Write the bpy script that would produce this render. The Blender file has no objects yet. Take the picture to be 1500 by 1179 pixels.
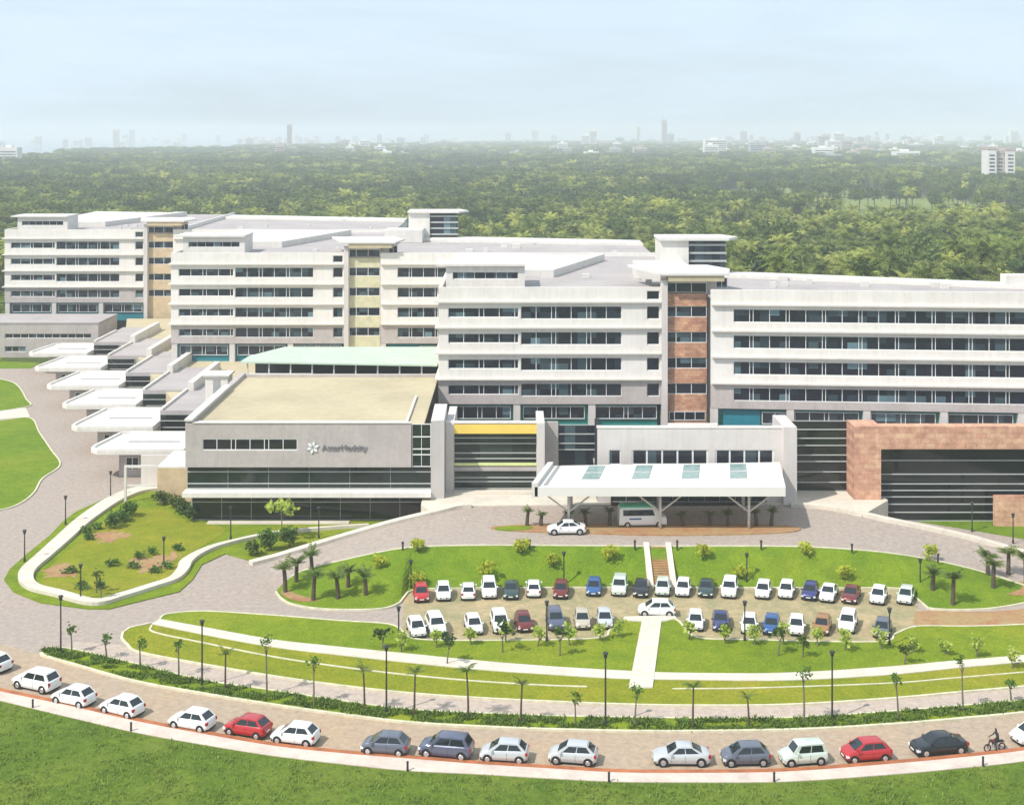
import bpy, bmesh, math, random
import numpy as np
import mathutils
mn = mathutils.noise.noise
from mathutils import Vector, Matrix
from mathutils.geometry import tessellate_polygon
random.seed(7)
S = bpy.context.scene
COL = S.collection
H = 48.0; F = 2000.0; HZ = 195.0
def P(px, py, z=0.0):
    """point of the site at height z that lies on the given sight line of the survey photo (world metres)"""
    s = (py - HZ) / (H - z)
    return ((px - 750) / s, F / s, z)
# ------------------------------------------------------------------ materials
M = {}
def ramp(nt, fac, cols):
    r = nt.nodes.new('ShaderNodeValToRGB')
    while len(r.color_ramp.elements) < len(cols): r.color_ramp.elements.new(0.5)
    for e, (p, c) in zip(r.color_ramp.elements, cols):
        e.position = p; e.color = (c[0], c[1], c[2], 1)
    nt.links.new(fac, r.inputs[0]); return r.outputs[0]
def noise(nt, scale, detail=4, rough=.6, vec=None, dist=0):
    n = nt.nodes.new('ShaderNodeTexNoise'); n.inputs['Scale'].default_value = scale
    n.inputs['Detail'].default_value = detail; n.inputs['Roughness'].default_value = rough
    n.inputs['Distortion'].default_value = dist
    if vec is None:
        tc = nt.nodes.new('ShaderNodeTexCoord'); vec = tc.outputs['Object']
    nt.links.new(vec, n.inputs['Vector']); return n.outputs['Fac']
def mixc(nt, fac, a, b, mode='MIX'):
    m = nt.nodes.new('ShaderNodeMix'); m.data_type = 'RGBA'; m.blend_type = mode
    for sock, v in ((m.inputs[0], fac), (m.inputs[6], a), (m.inputs[7], b)):
        if isinstance(v, (int, float)): sock.default_value = v
        elif isinstance(v, tuple): sock.default_value = (v[0], v[1], v[2], 1)
        else: nt.links.new(v, sock)
    return m.outputs[2]
def base(name):
    m = bpy.data.materials.new(name); m.use_nodes = True; M[name] = m
    return m, m.node_tree, m.node_tree.nodes['Principled BSDF']
def mat(name, c, rough=.75, var=.12, scale=1.2, metal=0, spec=.3, coat=0, bump=0, fine=0):
    """a surface whose colour drifts a little with dirt and weather"""
    m, nt, b = base(name)
    if var:
        f = noise(nt, scale, 5, .65)
        lo = tuple(x * (1 - var * 1.6) for x in c); hi = tuple(min(1, x * (1 + var)) for x in c)
        col = ramp(nt, f, [(.3, lo), (.55, c), (.75, hi)])
        if fine:
            g = noise(nt, fine, 2, .6)
            col = mixc(nt, .5, col, ramp(nt, g, [(.3, (.44, .44, .44)), (.7, (.56, .56, .56))]), 'OVERLAY')
        if name.startswith('wall') or name in ('ledge', 'concrete', 'red_stone'):
            tc2 = nt.nodes.new('ShaderNodeTexCoord'); mp2 = nt.nodes.new('ShaderNodeMapping'); mp2.inputs['Scale'].default_value = (1.3, 1.3, .07)
            nt.links.new(tc2.outputs['Object'], mp2.inputs[0]); sf = noise(nt, 1.1, 5, .7, mp2.outputs[0])
            col = mixc(nt, 1.0, col, ramp(nt, sf, [(.28, (.91, .90, .87)), (.55, (1, 1, 1))]), 'MULTIPLY')
        nt.links.new(col, b.inputs['Base Color'])
    else: b.inputs['Base Color'].default_value = (*c, 1)
    b.inputs['Roughness'].default_value = rough; b.inputs['Metallic'].default_value = metal
    b.inputs['Specular IOR Level'].default_value = spec
    if coat: b.inputs['Coat Weight'].default_value = coat; b.inputs['Coat Roughness'].default_value = .05
    if bump:
        bp = nt.nodes.new('ShaderNodeBump'); bp.inputs['Strength'].default_value = bump; bp.inputs['Distance'].default_value = .2
        nt.links.new(noise(nt, max(fine, 6), 4, .7), bp.inputs['Height']); nt.links.new(bp.outputs[0], b.inputs['Normal'])
    return m
def grass_mat(name, cols, big=.06, mid=.5, fine=5, bump=.6):
    m, nt, b = base(name)
    a = noise(nt, big, 6, .62, dist=.6); c = noise(nt, mid, 5, .7); f = noise(nt, fine, 3, .75)
    c1 = ramp(nt, a, [(.34, cols[0]), (.5, cols[1]), (.68, cols[2])])
    c2 = ramp(nt, c, [(.33, cols[3]), (.6, cols[1]), (.8, cols[2])])
    c3 = mixc(nt, .5, c1, c2)
    c4 = mixc(nt, .55, c3, ramp(nt, f, [(.3, (.22, .24, .22)), (.7, (.72, .74, .68))]), 'OVERLAY')
    nt.links.new(c4, b.inputs['Base Color']); b.inputs['Roughness'].default_value = .95
    b.inputs['Specular IOR Level'].default_value = .1
    bp = nt.nodes.new('ShaderNodeBump'); bp.inputs['Strength'].default_value = bump; bp.inputs['Distance'].default_value = .3
    nt.links.new(f, bp.inputs['Height']); nt.links.new(bp.outputs[0], b.inputs['Normal'])
    return m
def leaf_mat(name, a, b_, c, trans=.25):
    m, nt, b = base(name)
    oi = nt.nodes.new('ShaderNodeObjectInfo')
    f = noise(nt, .9, 2, .6)
    c1 = ramp(nt, oi.outputs['Random'], [(0, a), (.5, b_), (1, c)])
    c2 = mixc(nt, .6, c1, ramp(nt, f, [(.3, (.3, .3, .3)), (.7, (.68, .68, .62))]), 'OVERLAY')
    if name in ('palm_leaf', 'tree_leaf'):
        ge = nt.nodes.new('ShaderNodeNewGeometry'); g1 = noise(nt, .009, 4, .62, ge.outputs['Position'], .5)
        c2 = mixc(nt, .85, c2, ramp(nt, g1, [(.36, (.30, .33, .35)), (.5, (.48, .5, .46)), (.64, (.74, .72, .60))]), 'OVERLAY')
    nt.links.new(c2, b.inputs['Base Color']); b.inputs['Roughness'].default_value = .55
    b.inputs['Specular IOR Level'].default_value = .25
    tr = nt.nodes.new('ShaderNodeBsdfTranslucent'); nt.links.new(c2, tr.inputs[0])
    mx = nt.nodes.new('ShaderNodeMixShader'); mx.inputs[0].default_value = trans
    nt.links.new(b.outputs[0], mx.inputs[1]); nt.links.new(tr.outputs[0], mx.inputs[2])
    nt.links.new(mx.outputs[0], nt.nodes['Material Output'].inputs[0])
    return m
def glass_mat(name, dark, light, pitch=1.35, amount=.82, rough=.08):
    """dark tinted glass; some bays have lighter curtains behind"""
    m, nt, b = base(name)
    tc = nt.nodes.new('ShaderNodeTexCoord'); mp = nt.nodes.new('ShaderNodeMapping')
    mp.inputs['Scale'].default_value = (1 / pitch, .01, 1 / 3.7); nt.links.new(tc.outputs['Object'], mp.inputs[0])
    sn = nt.nodes.new('ShaderNodeVectorMath'); sn.operation = 'FLOOR'; nt.links.new(mp.outputs[0], sn.inputs[0])
    w = nt.nodes.new('ShaderNodeTexWhiteNoise'); w.noise_dimensions = '3D'; nt.links.new(sn.outputs[0], w.inputs[0])
    col = ramp(nt, w.outputs[0], [(0, dark), (amount * .6, tuple(x * 1.7 for x in dark)), (amount, tuple((x + y) / 2.5 for x, y in zip(dark, light))), (1, light)])
    nt.links.new(col, b.inputs['Base Color']); b.inputs['Roughness'].default_value = rough
    b.inputs['Specular IOR Level'].default_value = .5
    return m
def paver_mat(name, c, stain, scale=9, sc2=.09):
    m, nt, b = base(name)
    tc = nt.nodes.new('ShaderNodeTexCoord')
    br = nt.nodes.new('ShaderNodeTexBrick'); br.inputs['Scale'].default_value = 1.6; br.inputs['Mortar Size'].default_value = .025
    br.inputs['Color1'].default_value = (*c, 1); br.inputs['Color2'].default_value = (*[x * .86 for x in c], 1)
    br.inputs['Mortar'].default_value = (*[x * .6 for x in c], 1); nt.links.new(tc.outputs['Object'], br.inputs[0])
    f = noise(nt, sc2, 7, .68, dist=.8); g = noise(nt, 1.7, 5, .75)
    st = ramp(nt, f, [(.40, (0, 0, 0)), (.62, (1, 1, 1))])
    c1 = mixc(nt, st, br.outputs[0], stain)
    c2 = mixc(nt, .45, c1, ramp(nt, g, [(.28, (.24, .24, .24)), (.72, (.70, .70, .70))]), 'OVERLAY')
    nt.links.new(c2, b.inputs['Base Color']); b.inputs['Roughness'].default_value = .9
    b.inputs['Specular IOR Level'].default_value = .2
    return m
mat('wall_cream', (.735, .695, .65), .7, .05, .25, fine=1.5)
mat('wall_white', (.66, .63, .585), .7, .05, .3, fine=1.5)
mat('wall_grey', (.46, .41, .39), .75, .07, .3, fine=1.5)
mat('wall_pinkgrey', (.60, .555, .53), .75, .06, .3)
mat('ledge', (.66, .62, .56), .7, .05, .5)
mat('roof_grey', (.40, .36, .35), .9, .10, .12, fine=2)
mat('roof_white', (.62, .595, .56), .8, .07, .15)
mat('roof_beige', (.48, .41, .27), .9, .10, .09, fine=1)
mat('roof_green', (.50, .60, .47), .5, .08, .4)
mat('canopy_white', (.73, .70, .655), .6, .03, .15)
mat('frame_white', (.72, .72, .70), .5, .03)
mat('metal_grey', (.38, .38, .37), .4, .05, metal=.3)
mat('louvre', (.42, .44, .42), .45, .08)
mat('teal', (.015, .20, .26), .6, .10, .5)
mat('teal_green', (.02, .22, .19), .6, .10, .5)
mat('yellow', (.80, .58, .12), .6, .07, .3)
mat('lime', (.62, .66, .30), .6, .07)
mat('orange_panel', (.58, .44, .28), .8, .12, .8)
mat('yellow_panel', (.60, .56, .37), .8, .12, .8)
mat('dark_void', (.015, .016, .018), .8, 0)  # near-black colour stands in for unlit darkness
mat('asphalt', (.06, .06, .062), .9, .1)
mat('skylight', (.24, .35, .335), .15, .2, 1.5)
def stone_mat(name, cols, scale):
    m, nt, b = base(name)
    tc = nt.nodes.new('ShaderNodeTexCoord'); mp = nt.nodes.new('ShaderNodeMapping')
    mp.inputs['Rotation'].default_value = (math.radians(90), 0, 0); nt.links.new(tc.outputs['Object'], mp.inputs[0])
    br = nt.nodes.new('ShaderNodeTexBrick'); br.inputs['Scale'].default_value = scale
    br.inputs['Color1'].default_value = (*cols[0], 1); br.inputs['Color2'].default_value = (*cols[1], 1)
    br.inputs['Mortar'].default_value = (*[x * .85 for x in cols[0]], 1); br.inputs['Mortar Size'].default_value = .012
    nt.links.new(mp.outputs[0], br.inputs[0])
    c = mixc(nt, .75, br.outputs[0], ramp(nt, noise(nt, .7, 5, .7), [(.3, (.25, .22, .22)), (.7, (.72, .70, .62))]), 'OVERLAY')
    nt.links.new(c, b.inputs['Base Color']); b.inputs['Roughness'].default_value = .85; return m
stone_mat('red_stone', [(.52, .28, .20), (.60, .385, .265)], .4)
stone_mat('brick_panel', [(.44, .215, .15), (.55, .34, .22)], .6)
paver_mat('paver', (.44, .36, .305), (.36, .30, .26))
paver_mat('paver_main', (.46, .36, .27), (.42, .31, .21))
paver_mat('paver_path', (.52, .43, .36), (.46, .37, .30))
paver_mat('parking', (.34, .305, .165), (.43, .33, .19), sc2=.25)
paver_mat('earth_red', (.42, .22, .11), (.36, .25, .12), sc2=.3)
mat('concrete', (.62, .56, .47), .85, .08, .35, fine=3)
mat('concrete_pink', (.60, .50, .43), .85, .12, .5, fine=3)
mat('kerb', (.62, .58, .42), .85, .15, 1.2)
mat('kerb_red', (.40, .14, .06), .85, .25, .6)
grass_mat('lawn', [(.15, .215, .012), (.21, .265, .016), (.32, .31, .03), (.095, .165, .012)])
grass_mat('lawn_bright', [(.115, .20, .012), (.175, .25, .016), (.26, .28, .025), (.085, .155, .012)])
grass_mat('lawn_olive', [(.18, .22, .014), (.26, .265, .02), (.36, .29, .04), (.13, .18, .014)], big=.12)
grass_mat('meadow', [(.085, .145, .018), (.13, .19, .022), (.22, .24, .045), (.055, .10, .014)], big=.12, mid=1.1)
grass_mat('forest_floor', [(.05, .07, .02), (.07, .10, .025), (.13, .15, .04), (.035, .05, .018)], big=.004, mid=.03, fine=.5)
grass_mat('clearing', [(.15, .19, .05), (.20, .24, .07), (.26, .26, .09), (.12, .16, .04)], big=.02, mid=.1, fine=.8)
leaf_mat('palm_leaf', (.075, .115, .018), (.17, .21, .035), (.42, .43, .11), .28)
leaf_mat('palm_leaf_young', (.10, .16, .03), (.12, .17, .03), (.15, .18, .04))
leaf_mat('tree_leaf', (.03, .06, .014), (.065, .11, .02), (.14, .18, .035))
leaf_mat('shrub_leaf', (.46, .50, .04), (.52, .55, .05), (.42, .48, .04), .35)
leaf_mat('bush_leaf', (.08, .17, .02), (.10, .19, .03), (.09, .16, .02))
leaf_mat('cover_leaf', (.12, .19, .025), (.12, .19, .025), (.12, .19, .025), .3)
leaf_mat('meadow_leaf', (.20, .28, .045), (.20, .28, .045), (.20, .28, .045), .4)
leaf_mat('lime_leaf', (.48, .56, .10), (.40, .50, .08), (.52, .58, .14), .4)
mat('bark', (.10, .075, .055), .9, .2, 2)
mat('bark_pale', (.17, .15, .11), .9, .2, 2)
glass_mat('glass', (.004, .006, .014), (.12, .20, .23), amount=.93, rough=.2)
glass_mat('glass_green', (.006, .012, .010), (.03, .05, .04), 4, .92)
glass_mat('glass_black', (.006, .007, .008), (.02, .03, .025), 5, .9, .05)
for n, c in dict(white=(.80, .80, .79), silver=(.55, .56, .57), red=(.42, .015, .02), darkred=(.16, .02, .018), black=(.015, .015, .02),
                 grey=(.13, .14, .18), blue=(.03, .10, .28), navy=(.035, .04, .16), green=(.03, .06, .055), beige=(.52, .46, .36),
                 bronze=(.36, .17, .06), pale=(.62, .68, .60), slate=(.10, .11, .17)).items():
    mat('paint_' + n, c, .28, 0, metal=(.0 if n in ('white', 'red') else .25), spec=.5, coat=.6)
mat('haze_water', (.10, .14, .15), .12, .05, .01, spec=.6)
mat('tyre', (.018, .018, .018), .9, 0); mat('rim', (.55, .55, .56), .3, 0, metal=.6)
mat('car_glass', (.012, .018, .022), .05, 0, spec=.7); mat('lamp_clear', (.75, .75, .75), .15, 0, spec=.8)
mat('lamp_red', (.35, .01, .01), .2, 0); mat('plate', (.75, .75, .72), .5, 0); mat('black_plastic', (.02, .02, .02), .6, 0)
mat('pole_dark', (.05, .05, .05), .5, 0, metal=.3); mat('van_green', (.03, .50, .28), .4, 0)
mat('city_white', (.78, .75, .71), .8, .08, .02); mat('city_pink', (.50, .40, .37), .8, .08, .02); mat('city_grey', (.40, .41, .42), .8, .08, .02)
mat('sign_grey', (.20, .20, .22), .5, 0); mat('sign_light', (.75, .76, .76), .4, 0)
mat('skin', (.28, .16, .10), .6, 0); mat('cloth_dark', (.03, .03, .035), .8, 0); mat('cloth_blue', (.05, .07, .13), .8, 0)
# ------------------------------------------------------------------ mesh helpers
class MB:
    def __init__(s, xf=None): s.v = []; s.f = []; s.m = []; s.xf = xf
    def face(s, pts, mi=0):
        n = len(s.v); s.v += [tuple(p) for p in pts]; s.f.append(tuple(range(n, n + len(pts)))); s.m.append(mi)
    def box(s, x0, x1, y0, y1, z0, z1, mi=0):
        n = len(s.v)
        s.v += [(x0, y0, z0), (x1, y0, z0), (x1, y1, z0), (x0, y1, z0), (x0, y0, z1), (x1, y0, z1), (x1, y1, z1), (x0, y1, z1)]
        for q in ((0, 3, 2, 1), (4, 5, 6, 7), (0, 1, 5, 4), (1, 2, 6, 5), (2, 3, 7, 6), (3, 0, 4, 7)):
            s.f.append(tuple(n + i for i in q)); s.m.append(mi)
    def prism(s, pts, z0, z1, mi=0, sides=None):
        """polygon (x,y) extruded from z0 to z1; z may be lists"""
        k = len(pts); zz1 = z1 if isinstance(z1, (list, tuple)) else [z1] * k; zz0 = z0 if isinstance(z0, (list, tuple)) else [z0] * k
        n = len(s.v); s.v += [(p[0], p[1], b) for p, b in zip(pts, zz0)] + [(p[0], p[1], t) for p, t in zip(pts, zz1)]
        tri = tessellate_polygon([[Vector((p[0], p[1], 0)) for p in pts]])
        for a, b, c in tri:
            A, B, C = pts[a], pts[b], pts[c]
            cr = (B[0] - A[0]) * (C[1] - A[1]) - (B[1] - A[1]) * (C[0] - A[0])
            if cr < 0: b, c = c, b
            s.f.append((n + k + a, n + k + b, n + k + c)); s.m.append(mi)
            s.f.append((n + a, n + c, n + b)); s.m.append(mi)
        area = sum(pts[i][0] * pts[(i + 1) % k][1] - pts[(i + 1) % k][0] * pts[i][1] for i in range(k))
        for i in range(k):
            j = (i + 1) % k
            q = (n + i, n + j, n + k + j, n + k + i)
            if area < 0: q = q[::-1]
            s.f.append(q); s.m.append(mi if sides is None else sides)
    def tube(s, a, b, ra, rb, seg=8, mi=0, caps=True):
        a = Vector(a); b = Vector(b); d = (b - a).normalized()
        u = d.cross(Vector((0, 0, 1)) if abs(d.z) < .9 else Vector((1, 0, 0))).normalized(); w = d.cross(u)
        n = len(s.v)
        for p, r in ((a, ra), (b, rb)):
            for i in range(seg):
                t = 2 * math.pi * i / seg; s.v.append(tuple(p + u * (math.cos(t) * r) + w * (math.sin(t) * r)))
        for i in range(seg):
            j = (i + 1) % seg; s.f.append((n + i, n + seg + i, n + seg + j, n + j)); s.m.append(mi)
        if caps:
            s.f.append(tuple(n + i for i in range(seg))); s.m.append(mi)
            s.f.append(tuple(n + seg + i for i in range(seg))[::-1]); s.m.append(mi)
    def build(s, name, mats, parent=None, smooth=False):
        me = bpy.data.meshes.new(name)
        v = s.v if s.xf is None else [s.xf(*p) for p in s.v]
        me.from_pydata(v, [], s.f)
        if not isinstance(mats, (list, tuple)): mats = [mats]
        for m in mats: me.materials.append(M[m])
        if len(mats) > 1: me.polygons.foreach_set('material_index', s.m)
        if smooth: me.polygons.foreach_set('use_smooth', [True] * len(s.f))
        me.update()
        o = bpy.data.objects.new(name, me); COL.objects.link(o)
        if parent:
            o.parent = parent
            o.matrix_parent_inverse = Matrix.Translation(-Vector(parent.location)) if parent.get('_abs') else Matrix()
        return o
def empty(name, loc=(0, 0, 0), rz=0, absolute=False):
    o = bpy.data.objects.new(name, None); o.location = loc; o.rotation_euler = (0, 0, rz); o.empty_display_size = .5
    if absolute: o['_abs'] = 1
    COL.objects.link(o); return o
def tag(o, label, cat, group=None):
    o['label'] = label; o['category'] = cat
    if group: o['group'] = group
    return o
def struct(o, kind='structure'):
    o['kind'] = kind; return o
def copy_tree(o, parent=None):
    c = o.copy(); COL.objects.link(c); c.parent = parent
    if parent: c.matrix_parent_inverse = o.matrix_parent_inverse.copy()
    for ch in list(o.children): copy_tree(ch, c)
    return c
def smooth_line(pts, n=8, closed=False):
    """Catmull-Rom through points of any dimension"""
    P_ = [np.array(p, float) for p in pts]; out = []; k = len(P_)
    rng = range(k if closed else k - 1)
    for i in rng:
        p0 = P_[(i - 1) % k] if closed or i > 0 else P_[0] * 2 - P_[1]
        p1 = P_[i]; p2 = P_[(i + 1) % k]
        p3 = P_[(i + 2) % k] if closed or i < k - 2 else P_[-1] * 2 - P_[-2]
        for j in range(n):
            t = j / n
            out.append(.5 * ((2 * p1) + (-p0 + p2) * t + (2 * p0 - 5 * p1 + 4 * p2 - p3) * t * t + (-p0 + 3 * p1 - 3 * p2 + p3) * t ** 3))
    if not closed: out.append(P_[-1])
    return [tuple(o) for o in out]
def W(pts, z=0): return [P(p[0], p[1], p[2] if len(p) > 2 else z) for p in pts]
def stroke(mb, pts, w, h0, h1, closed=False, off=0, mi=0):
    """a bar of width w following points; h0,h1 relative to each point's z"""
    k = len(pts); L = []; R = []
    for i, p in enumerate(pts):
        a = pts[(i - 1) % k] if closed or i > 0 else p; b = pts[(i + 1) % k] if closed or i < k - 1 else p
        d = Vector((b[0] - a[0], b[1] - a[1])); d.normalize(); n = Vector((-d.y, d.x))
        z = p[2] if len(p) > 2 else 0
        L.append((p[0] + n.x * (off + w / 2), p[1] + n.y * (off + w / 2), z)); R.append((p[0] + n.x * (off - w / 2), p[1] + n.y * (off - w / 2), z))
    def q(a, b, c, d): mb.face([a, b, c, d], mi)
    up = lambda p, h: (p[0], p[1], p[2] + h)
    for i in range(k if closed else k - 1):
        j = (i + 1) % k
        q(up(R[i], h1), up(R[j], h1), up(L[j], h1), up(L[i], h1))
        q(up(L[i], h1), up(L[j], h1), up(L[j], h0), up(L[i], h0))
        q(up(R[j], h1), up(R[i], h1), up(R[i], h0), up(R[j], h0))
    if not closed:
        for i, s_ in ((0, 1), (k - 1, -1)):
            f = [up(L[i], h0), up(R[i], h0), up(R[i], h1), up(L[i], h1)]; mb.face(f[::s_], mi)
def strip(mb, A, B, mi=0):
    """surface between two equally sampled lines"""
    for i in range(len(A) - 1):
        mb.face([A[i], A[i + 1], B[i + 1], B[i]], mi)
def resample(pts, n):
    p = [Vector(q) for q in pts]; L = [0]
    for a, b in zip(p, p[1:]): L.append(L[-1] + (b - a).length)
    out = []; j = 0
    for i in range(n):
        t = L[-1] * i / (n - 1)
        while j < len(L) - 2 and L[j + 1] < t: j += 1
        f = (t - L[j]) / max(1e-6, L[j + 1] - L[j]); out.append(tuple(p[j].lerp(p[j + 1], min(1, f))))
    return out
def ordinal(i): return ['first', 'second', 'third', 'fourth', 'fifth', 'sixth', 'seventh', 'eighth', 'ninth', 'tenth', 'eleventh', 'twelfth', 'thirteenth',
    'fourteenth', 'fifteenth', 'sixteenth', 'seventeenth', 'eighteenth', 'nineteenth', 'twentieth', 'twenty-first', 'twenty-second', 'twenty-third', 'twenty-fourth'][i]
# ------------------------------------------------------------------ ground
GX, GY0, GY1 = 5200, -160, 9200
mb = MB(); mb.box(-GX, GX, GY0, GY1, -.6, 0); struct(mb.build('ground', 'forest_floor'))
def sheet(name, px, z, m, smooth=6, thick=None, kerb=None, mat_side=None):
    """flat area; px = photo survey points; thick = raised by that much over the base"""
    w = W(px, 0); w = smooth_line(w, smooth, True) if smooth else w
    if name == 'bare_earth':
        w = smooth_line(px and W(px, 0), 14, True); w = [(p[0] + mn(Vector((p[0] * 1.1, p[1] * 1.1, 1))) * 1.3, p[1] + mn(Vector((p[0] * 1.1, p[1] * 1.1, 9))) * 2.2, 0) for p in w]
    mb = MB(); mb.prism([(p[0], p[1]) for p in w], 0.002, z); o = struct(mb.build(name, m))
    if kerb:
        k = MB(); stroke(k, [(p[0], p[1], 0) for p in w], .22, .002, z + .05, True); struct(k.build('kerb', kerb))
    return o
# paved site area
sheet('pavement', [(-160, 1190), (-160, 700), (-160, 536), (40, 536), (120, 536), (330, 560), (700, 560), (1000, 560), (1560, 640), (1700, 760), (1700, 1190)], .02, 'paver', 0)
top = [(-140, 985), (-60, 998), (0, 1014), (100, 1035), (200, 1058), (300, 1077), (400, 1094), (500, 1105), (600, 1113), (700, 1121), (800, 1127), (900, 1133), (1000, 1134), (1150, 1132), (1300, 1121), (1400, 1112), (1500, 1101), (1640, 1080)]
bot = [(-140, 1000), (-60, 1013), (0, 1028), (100, 1052), (200, 1075), (300, 1093), (400, 1109), (500, 1121), (600, 1131), (700, 1136), (800, 1142), (900, 1147), (1000, 1148), (1150, 1147), (1300, 1137), (1400, 1128), (1500, 1117), (1640, 1094)]
topW = smooth_line(W(top), 6); botW = smooth_line(W(bot), 6)
hl = [(60, 958), (68, 963), (120, 978), (200, 1000), (300, 1018), (400, 1034), (500, 1048), (600, 1060), (700, 1066), (800, 1070), (950, 1073), (1100, 1072), (1200, 1069), (1300, 1063), (1400, 1055), (1520, 1043), (1640, 1026)]
hu = [(62, 955), (75, 951), (110, 953), (200, 974), (300, 998), (400, 1013), (500, 1028), (600, 1041), (700, 1046), (800, 1050), (950, 1053), (1100, 1054), (1200, 1051), (1300, 1044), (1400, 1036), (1520, 1025), (1640, 1008)]
hlW = smooth_line(W(hl), 6); huW = smooth_line(W(hu), 6)
# main curved road along the front
mb = MB(); a = resample(topW, 80); b = resample([P(-150, 905)] + hlW, 80)
strip(mb, [(p[0], p[1], .026) for p in a], [(p[0], p[1], .026) for p in b]); struct(mb.build('road', 'paver_main'))
# outer sidewalk
mb = MB(); mb.prism([(p[0], p[1]) for p in topW] + [(p[0], p[1]) for p in reversed(botW)], .002, .16); struct(mb.build('sidewalk', 'concrete_pink'))
mb = MB(); stroke(mb, topW, .5, .002, .18, off=.2); struct(mb.build('kerb', 'kerb_red'))
# front meadow
mea = [(p[0], p[1]) for p in resample(botW, 70)]
mb = MB(); mb.prism(mea + [(90, 70), (0, 62), (-90, 70)], .002, .10); struct(mb.build('meadow', 'meadow'))
# planted strip along the road
mb = MB(); mb.prism([(p[0], p[1]) for p in hlW] + [(p[0], p[1]) for p in reversed(huW)], .002, .14); struct(mb.build('planting_bed', 'lawn'))
mb = MB(); stroke(mb, hlW, .28, .002, .2); stroke(mb, huW, .2, .002, .18); struct(mb.build('kerb', 'kerb'))
# inner path (between planted strip and lower lawn)
ll = [(178, 936), (186, 945), (205, 957), (300, 975), (400, 992), (500, 1006), (600, 1017), (700, 1024), (800, 1029), (900, 1033), (1000, 1035), (1150, 1034), (1300, 1025), (1400, 1016), (1520, 1005), (1640, 990)]
llW = smooth_line(W(ll), 6)
a = resample([P(110, 940)] + llW[6:], 70); b = resample(huW[8:], 70)
mb = MB(); strip(mb, [(p[0], p[1], .03) for p in b], [(p[0], p[1], .03) for p in a]); struct(mb.build('path', 'paver_path'))
pt = [(234, 909), (300, 921), (400, 939), (500, 950), (600, 960), (700, 970), (800, 978), (900, 984), (1000, 988), (1150, 988), (1300, 979), (1400, 970), (1520, 960), (1640, 946)]
pb = [(222, 916), (300, 932), (400, 950), (500, 962), (600, 973), (700, 983), (800, 990), (900, 996), (1000, 998), (1150, 999), (1300, 991), (1400, 981), (1520, 970), (1640, 956)]
ptW = smooth_line(W(pt), 6); pbW = smooth_line(W(pb), 6)
mb = MB(); mb.prism([(p[0], p[1]) for p in llW] + [(p[0], p[1]) for p in reversed(pbW)] + [P(190, 921)[:2], P(180, 928)[:2]], .002, .13); struct(mb.build('lawn', 'lawn_olive'))
mb = MB(); stroke(mb, [P(222, 914)] + [P(190, 921), P(180, 928)] + llW, .22, .002, .19); struct(mb.build('kerb', 'kerb'))
mb = MB(); mb.prism([(p[0], p[1]) for p in ptW] + [(p[0], p[1]) for p in reversed(pbW)], .002, .2); struct(mb.build('path', 'concrete'))
ed = smooth_line(W([(222, 918), (226, 928), (300, 944), (400, 964), (500, 979), (600, 991), (700, 1000), (800, 1006), (860, 1008)]), 6)
mb = MB(); stroke(mb, ed, .18, .002, .2)
stroke(mb, smooth_line(W([(985, 1011), (1100, 1010), (1300, 1003), (1400, 995), (1520, 985)]), 6), .16, .002, .19); struct(mb.build('garden_edging', 'kerb'))
# upper lawn between concrete path and parking
ut = [(234, 908), (246, 901), (300, 897), (400, 903), (500, 911), (570, 916), (592, 928), (612, 938), (700, 940), (870, 937), (893, 925), (912, 911), (940, 912), (970, 912), (992, 910), (1008, 928), (1030, 937), (1100, 939), (1285, 942), (1312, 930), (1345, 919), (1420, 919), (1520, 915), (1640, 903)]
utW = smooth_line(W(ut), 5)
mb = MB(); mb.prism([(p[0], p[1]) for p in utW] + [(p[0], p[1]) for p in reversed(ptW)], .002, .14); struct(mb.build('lawn', 'lawn'))
mb = MB(); stroke(mb, utW, .2, .002, .19); struct(mb.build('kerb', 'kerb'))
# parking court
sheet('parking_court', [(588, 935), (592, 862), (940, 858), (1340, 862), (1346, 900), (1320, 942)], .032, 'parking', 0)
sheet('earth_road', [(1340, 902), (1352, 895), (1450, 896), (1560, 888), (1560, 912), (1420, 916), (1345, 917)], .036, 'earth_red', 4)
# central walkway
mb = MB(); mb.prism([P(*p)[:2] for p in [(921, 1010), (956, 1010), (969, 912), (992, 909), (988, 904), (915, 906), (912, 911), (940, 913)]], .002, .24); struct(mb.build('walkway', 'concrete'))
# raised forecourt and ramps
back = [(365, 826, .05), (400, 817, .2), (430, 808, .5), (500, 787, 1.2), (570, 767, 2.1), (640, 750, 2.8), (668, 743, 3), (700, 741, 3), (800, 741, 3), (1000, 741, 3), (1180, 741, 3), (1255, 752, 3), (1300, 762, 2.7), (1370, 776, 2.1), (1430, 790, 1.5), (1500, 810, .7), (1570, 829, .06)]
front = [(404, 866, .05), (420, 850, .25), (450, 835, .6), (500, 822, 1.3), (560, 809, 2.2), (600, 803, 2.7), (680, 800, 3), (800, 800, 3), (940, 801, 3), (1100, 801, 3), (1180, 802, 3), (1250, 806, 2.8), (1310, 812, 2.3), (1370, 822, 1.6), (1430, 836, .9), (1475, 850, .4), (1530, 868, .05)]
bW = resample(smooth_line(W(back), 6), 90); fW = resample(smooth_line(W(front), 6), 90)
mb = MB(); strip(mb, fW, bW)
for E, s_ in ((fW, 1), (bW, -1)):
    for i in range(89):
        q = [E[i], (E[i][0], E[i][1], -.01), (E[i + 1][0], E[i + 1][1], -.01), E[i + 1]]; mb.face(q[::s_])
struct(mb.build('ramp_road', 'paver'))
mb = MB(); stroke(mb, [p for p in bW if p[0] < -5], 1.0, -3.2, .42, off=-.4); struct(mb.build('ramp_wall', 'concrete'))
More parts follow.
